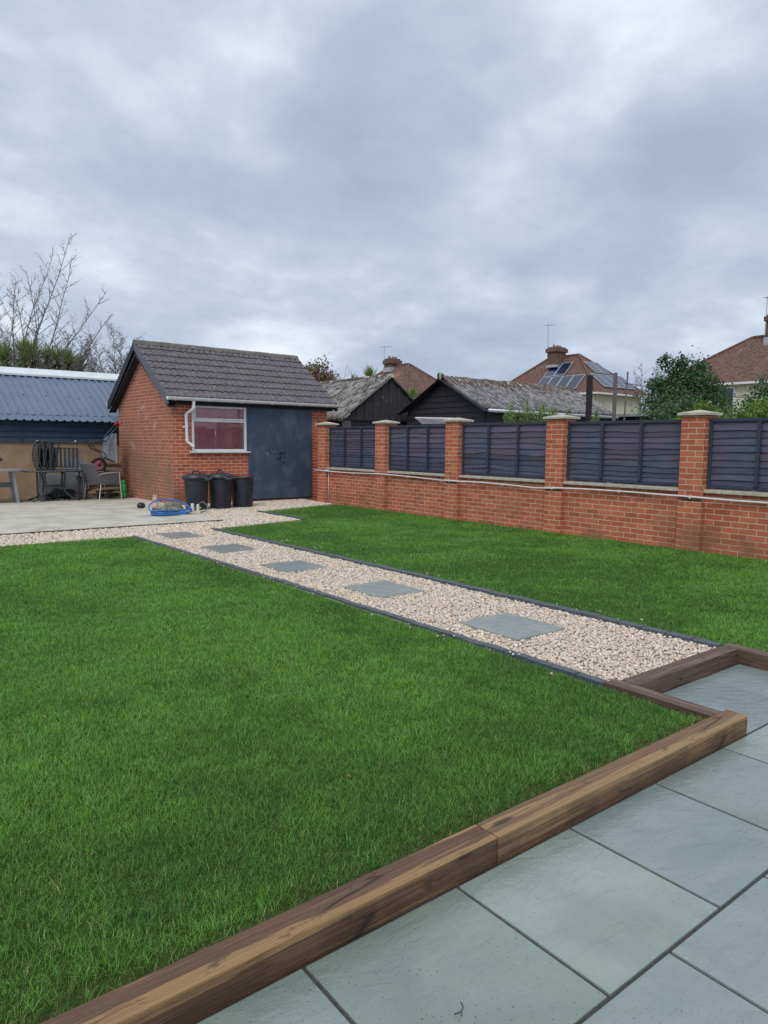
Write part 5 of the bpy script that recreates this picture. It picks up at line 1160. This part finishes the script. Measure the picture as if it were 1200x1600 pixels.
palm(6.55, 26.0, [(0, 0, 3.95, 1.3), (.4, 0, 3.75, 1.1), (-.45, .3, 4.05, 1.0)], 'palm clump behind the blue roof, right of the larger clump', 260, .60, seed=5)
# bare trees
def bare(x, y, stems, label, seed, spur=1.0, r0=.05, depth=2, cat='bare tree', name='bare_tree', m='bark'):
    r = random.Random(seed); t = empty(name, (x, y, 0), 0, label, cat); tr = MB(); tw = MB()
    tr.tube([(x, y, -.26), (x+.05, y, 1.2), (x, y+.05, 2.2)], [r0*2.6, r0*2.2, r0*1.9], 8)
    def limb(mb, p, d, ln, rad, lv):
        P = [p]; n = 8 if lv == 0 else 5
        for i in range(n):
            d = (d+Vector((r.gauss(0, .05), r.gauss(0, .05), r.gauss(.012*lv, .04)))*(1+.5*lv)).normalized(); P.append(P[-1]+d*ln/n)
        mb.tube(P, [rad*(1-.82*i/n) for i in range(n+1)], 5 if lv == 0 else 4, cap=False)
        def at(t):
            i = min(n-1, int(t*n)); return P[i].lerp(P[i+1], t*n-i)
        if lv < depth:
            cnt = int((ln*3.0 if lv == 0 else ln*4.5)*spur)+1
            for k in range(cnt):
                t = (k+r.random())/cnt
                if lv == 0: t = .18+.8*t
                a = r.uniform(0, 2*PI); side = Vector((math.cos(a), math.sin(a), r.uniform(-.1, .35)))
                l2 = (ln*.30*(1.15-t)*r.uniform(.5, 1.2)+.08) if lv == 0 else r.uniform(.12, .40)
                limb(tw, at(t), (d*.75+side*.8).normalized(), l2, rad*(.40 if lv == 0 else .55)*(1-.5*t)+.002, lv+1)
        for k in range(int(ln*6*spur)+1):
            q = at(r.random()); side = Vector((r.uniform(-1, 1), r.uniform(-1, 1), r.uniform(-.2, .8))).normalized(); l = r.uniform(.03, .10)
            tw.tube([q, q+side*l], [.006, .004], 3, cap=False)
    for dx, dz0, ex, ez, ff in stems:
        p = Vector((x, y, dz0))+RT*dx; e = Vector((x, y, ez))+RT*ex+FD*ff; d = (e-p); limb(tr, p, d.normalized(), d.length, r0, 0)
    relp(tr.build('limbs', M[m], smooth=True), t); relp(tw.build('twigs', M[m], smooth=False), t)
bare(6.2, 31.3, [(-.2, 2.4, 1.05, 9.9, 0), (-.3, 2.4, -.25, 9.2, .5), (.0, 2.2, 2.2, 8.6, 0), (.2, 2.3, 2.9, 7.6, .6), (0, 2.3, 1.5, 7.8, -.5), (.4, 2.3, 3.6, 6.4, 0), (-.4, 2.3, -.6, 8.0, 1), (0, 2.3, .35, 7.6, .8), (.5, 2.3, 2.4, 5.4, .7), (-.3, 2.2, -1.2, 7.6, 0)], 'tall leafless tree with many upright shoots at the far left', 3, 1.0, .034, 2)
bare(5.4, 30.2, [(-.6, 2.4, -1.0, 8.2, 0), (-.4, 2.4, -.5, 7.4, 0), (-.8, 2.4, -1.4, 7.8, 0), (0, 2.4, .3, 6.4, 0), (-.3, 2.3, -.2, 7.2, .4), (-.5, 2.3, -.9, 6.8, .4)], 'twiggy leafless tree cut by the left edge of the photo', 7, 1.5, .024, 2)
bare(6.5, 25.0, [(-.9, 2.2, -1.0, 4.3, 0), (.6, 2.2, .9, 4.2, 0), (-2.0, 2.2, -2.2, 4.5, 0), (.8, 2.2, 1.5, 4.0, 0), (-1.6, 2.2, -1.8, 4.6, 0), (-1, 2.2, -.6, 4.8, 0), (-.5, 2.2, -.2, 4.9, 0), (0, 2.2, .4, 4.8, 0), (.3, 2.2, .9, 4.6, 0), (-1.3, 2.4, -1.3, 5.0, .3), (-.2, 2.3, .2, 4.4, .4)], 'low tangle of bare twigs in front of the palms behind the blue roof', 11, 2.4, .018, 2, 'bare bush', 'bare_bush')
bare(8.5, 27.0, [(-.2, 2.3, -.5, 5.4, 0), (0, 2.3, .1, 5.6, 0), (.2, 2.3, .7, 5.2, 0), (.2, 2.3, .9, 4.6, .3), (-.1, 2.3, -.9, 5.0, .3), (0, 2.3, .3, 5.3, -.4)], 'leafless bush just left of the brick shed roof', 13, 2.3, .016, 2, 'bare bush', 'bare_bush')
bare(36.7, 22.8, [(0, 2.5, -.3, 6.0, 0), (.2, 2.5, .3, 6.3, 0), (0, 2.5, -.9, 5.6, 0), (.2, 2.5, .7, 5.6, 0)], 'small leafless tree left of the tall dark green tree', 17, 1.4, .03, 2)
bare(20.1, 29.4, [(0, 2.5, .1, 5.3, 0), (.1, 2.5, .5, 5.0, 0), (0, 2.5, -.3, 4.9, 0)], 'faint bare sapling right of the red leaved shrub', 19, .8, .02, 2)
tw_ = MB().tube([(1.213, 1.232, -.094), (1.232, 1.226, -.092), (1.245, 1.232, -.09), (1.25, 1.246, -.088)], .0016, 5).tube([(1.232, 1.226, -.092), (1.224, 1.216, -.093)], .0014, 5)
tag(tw_.build('twig', M['steeldark']), 'tiny dark curled twig lying on a slate slab near the bottom of the photo', 'twig')
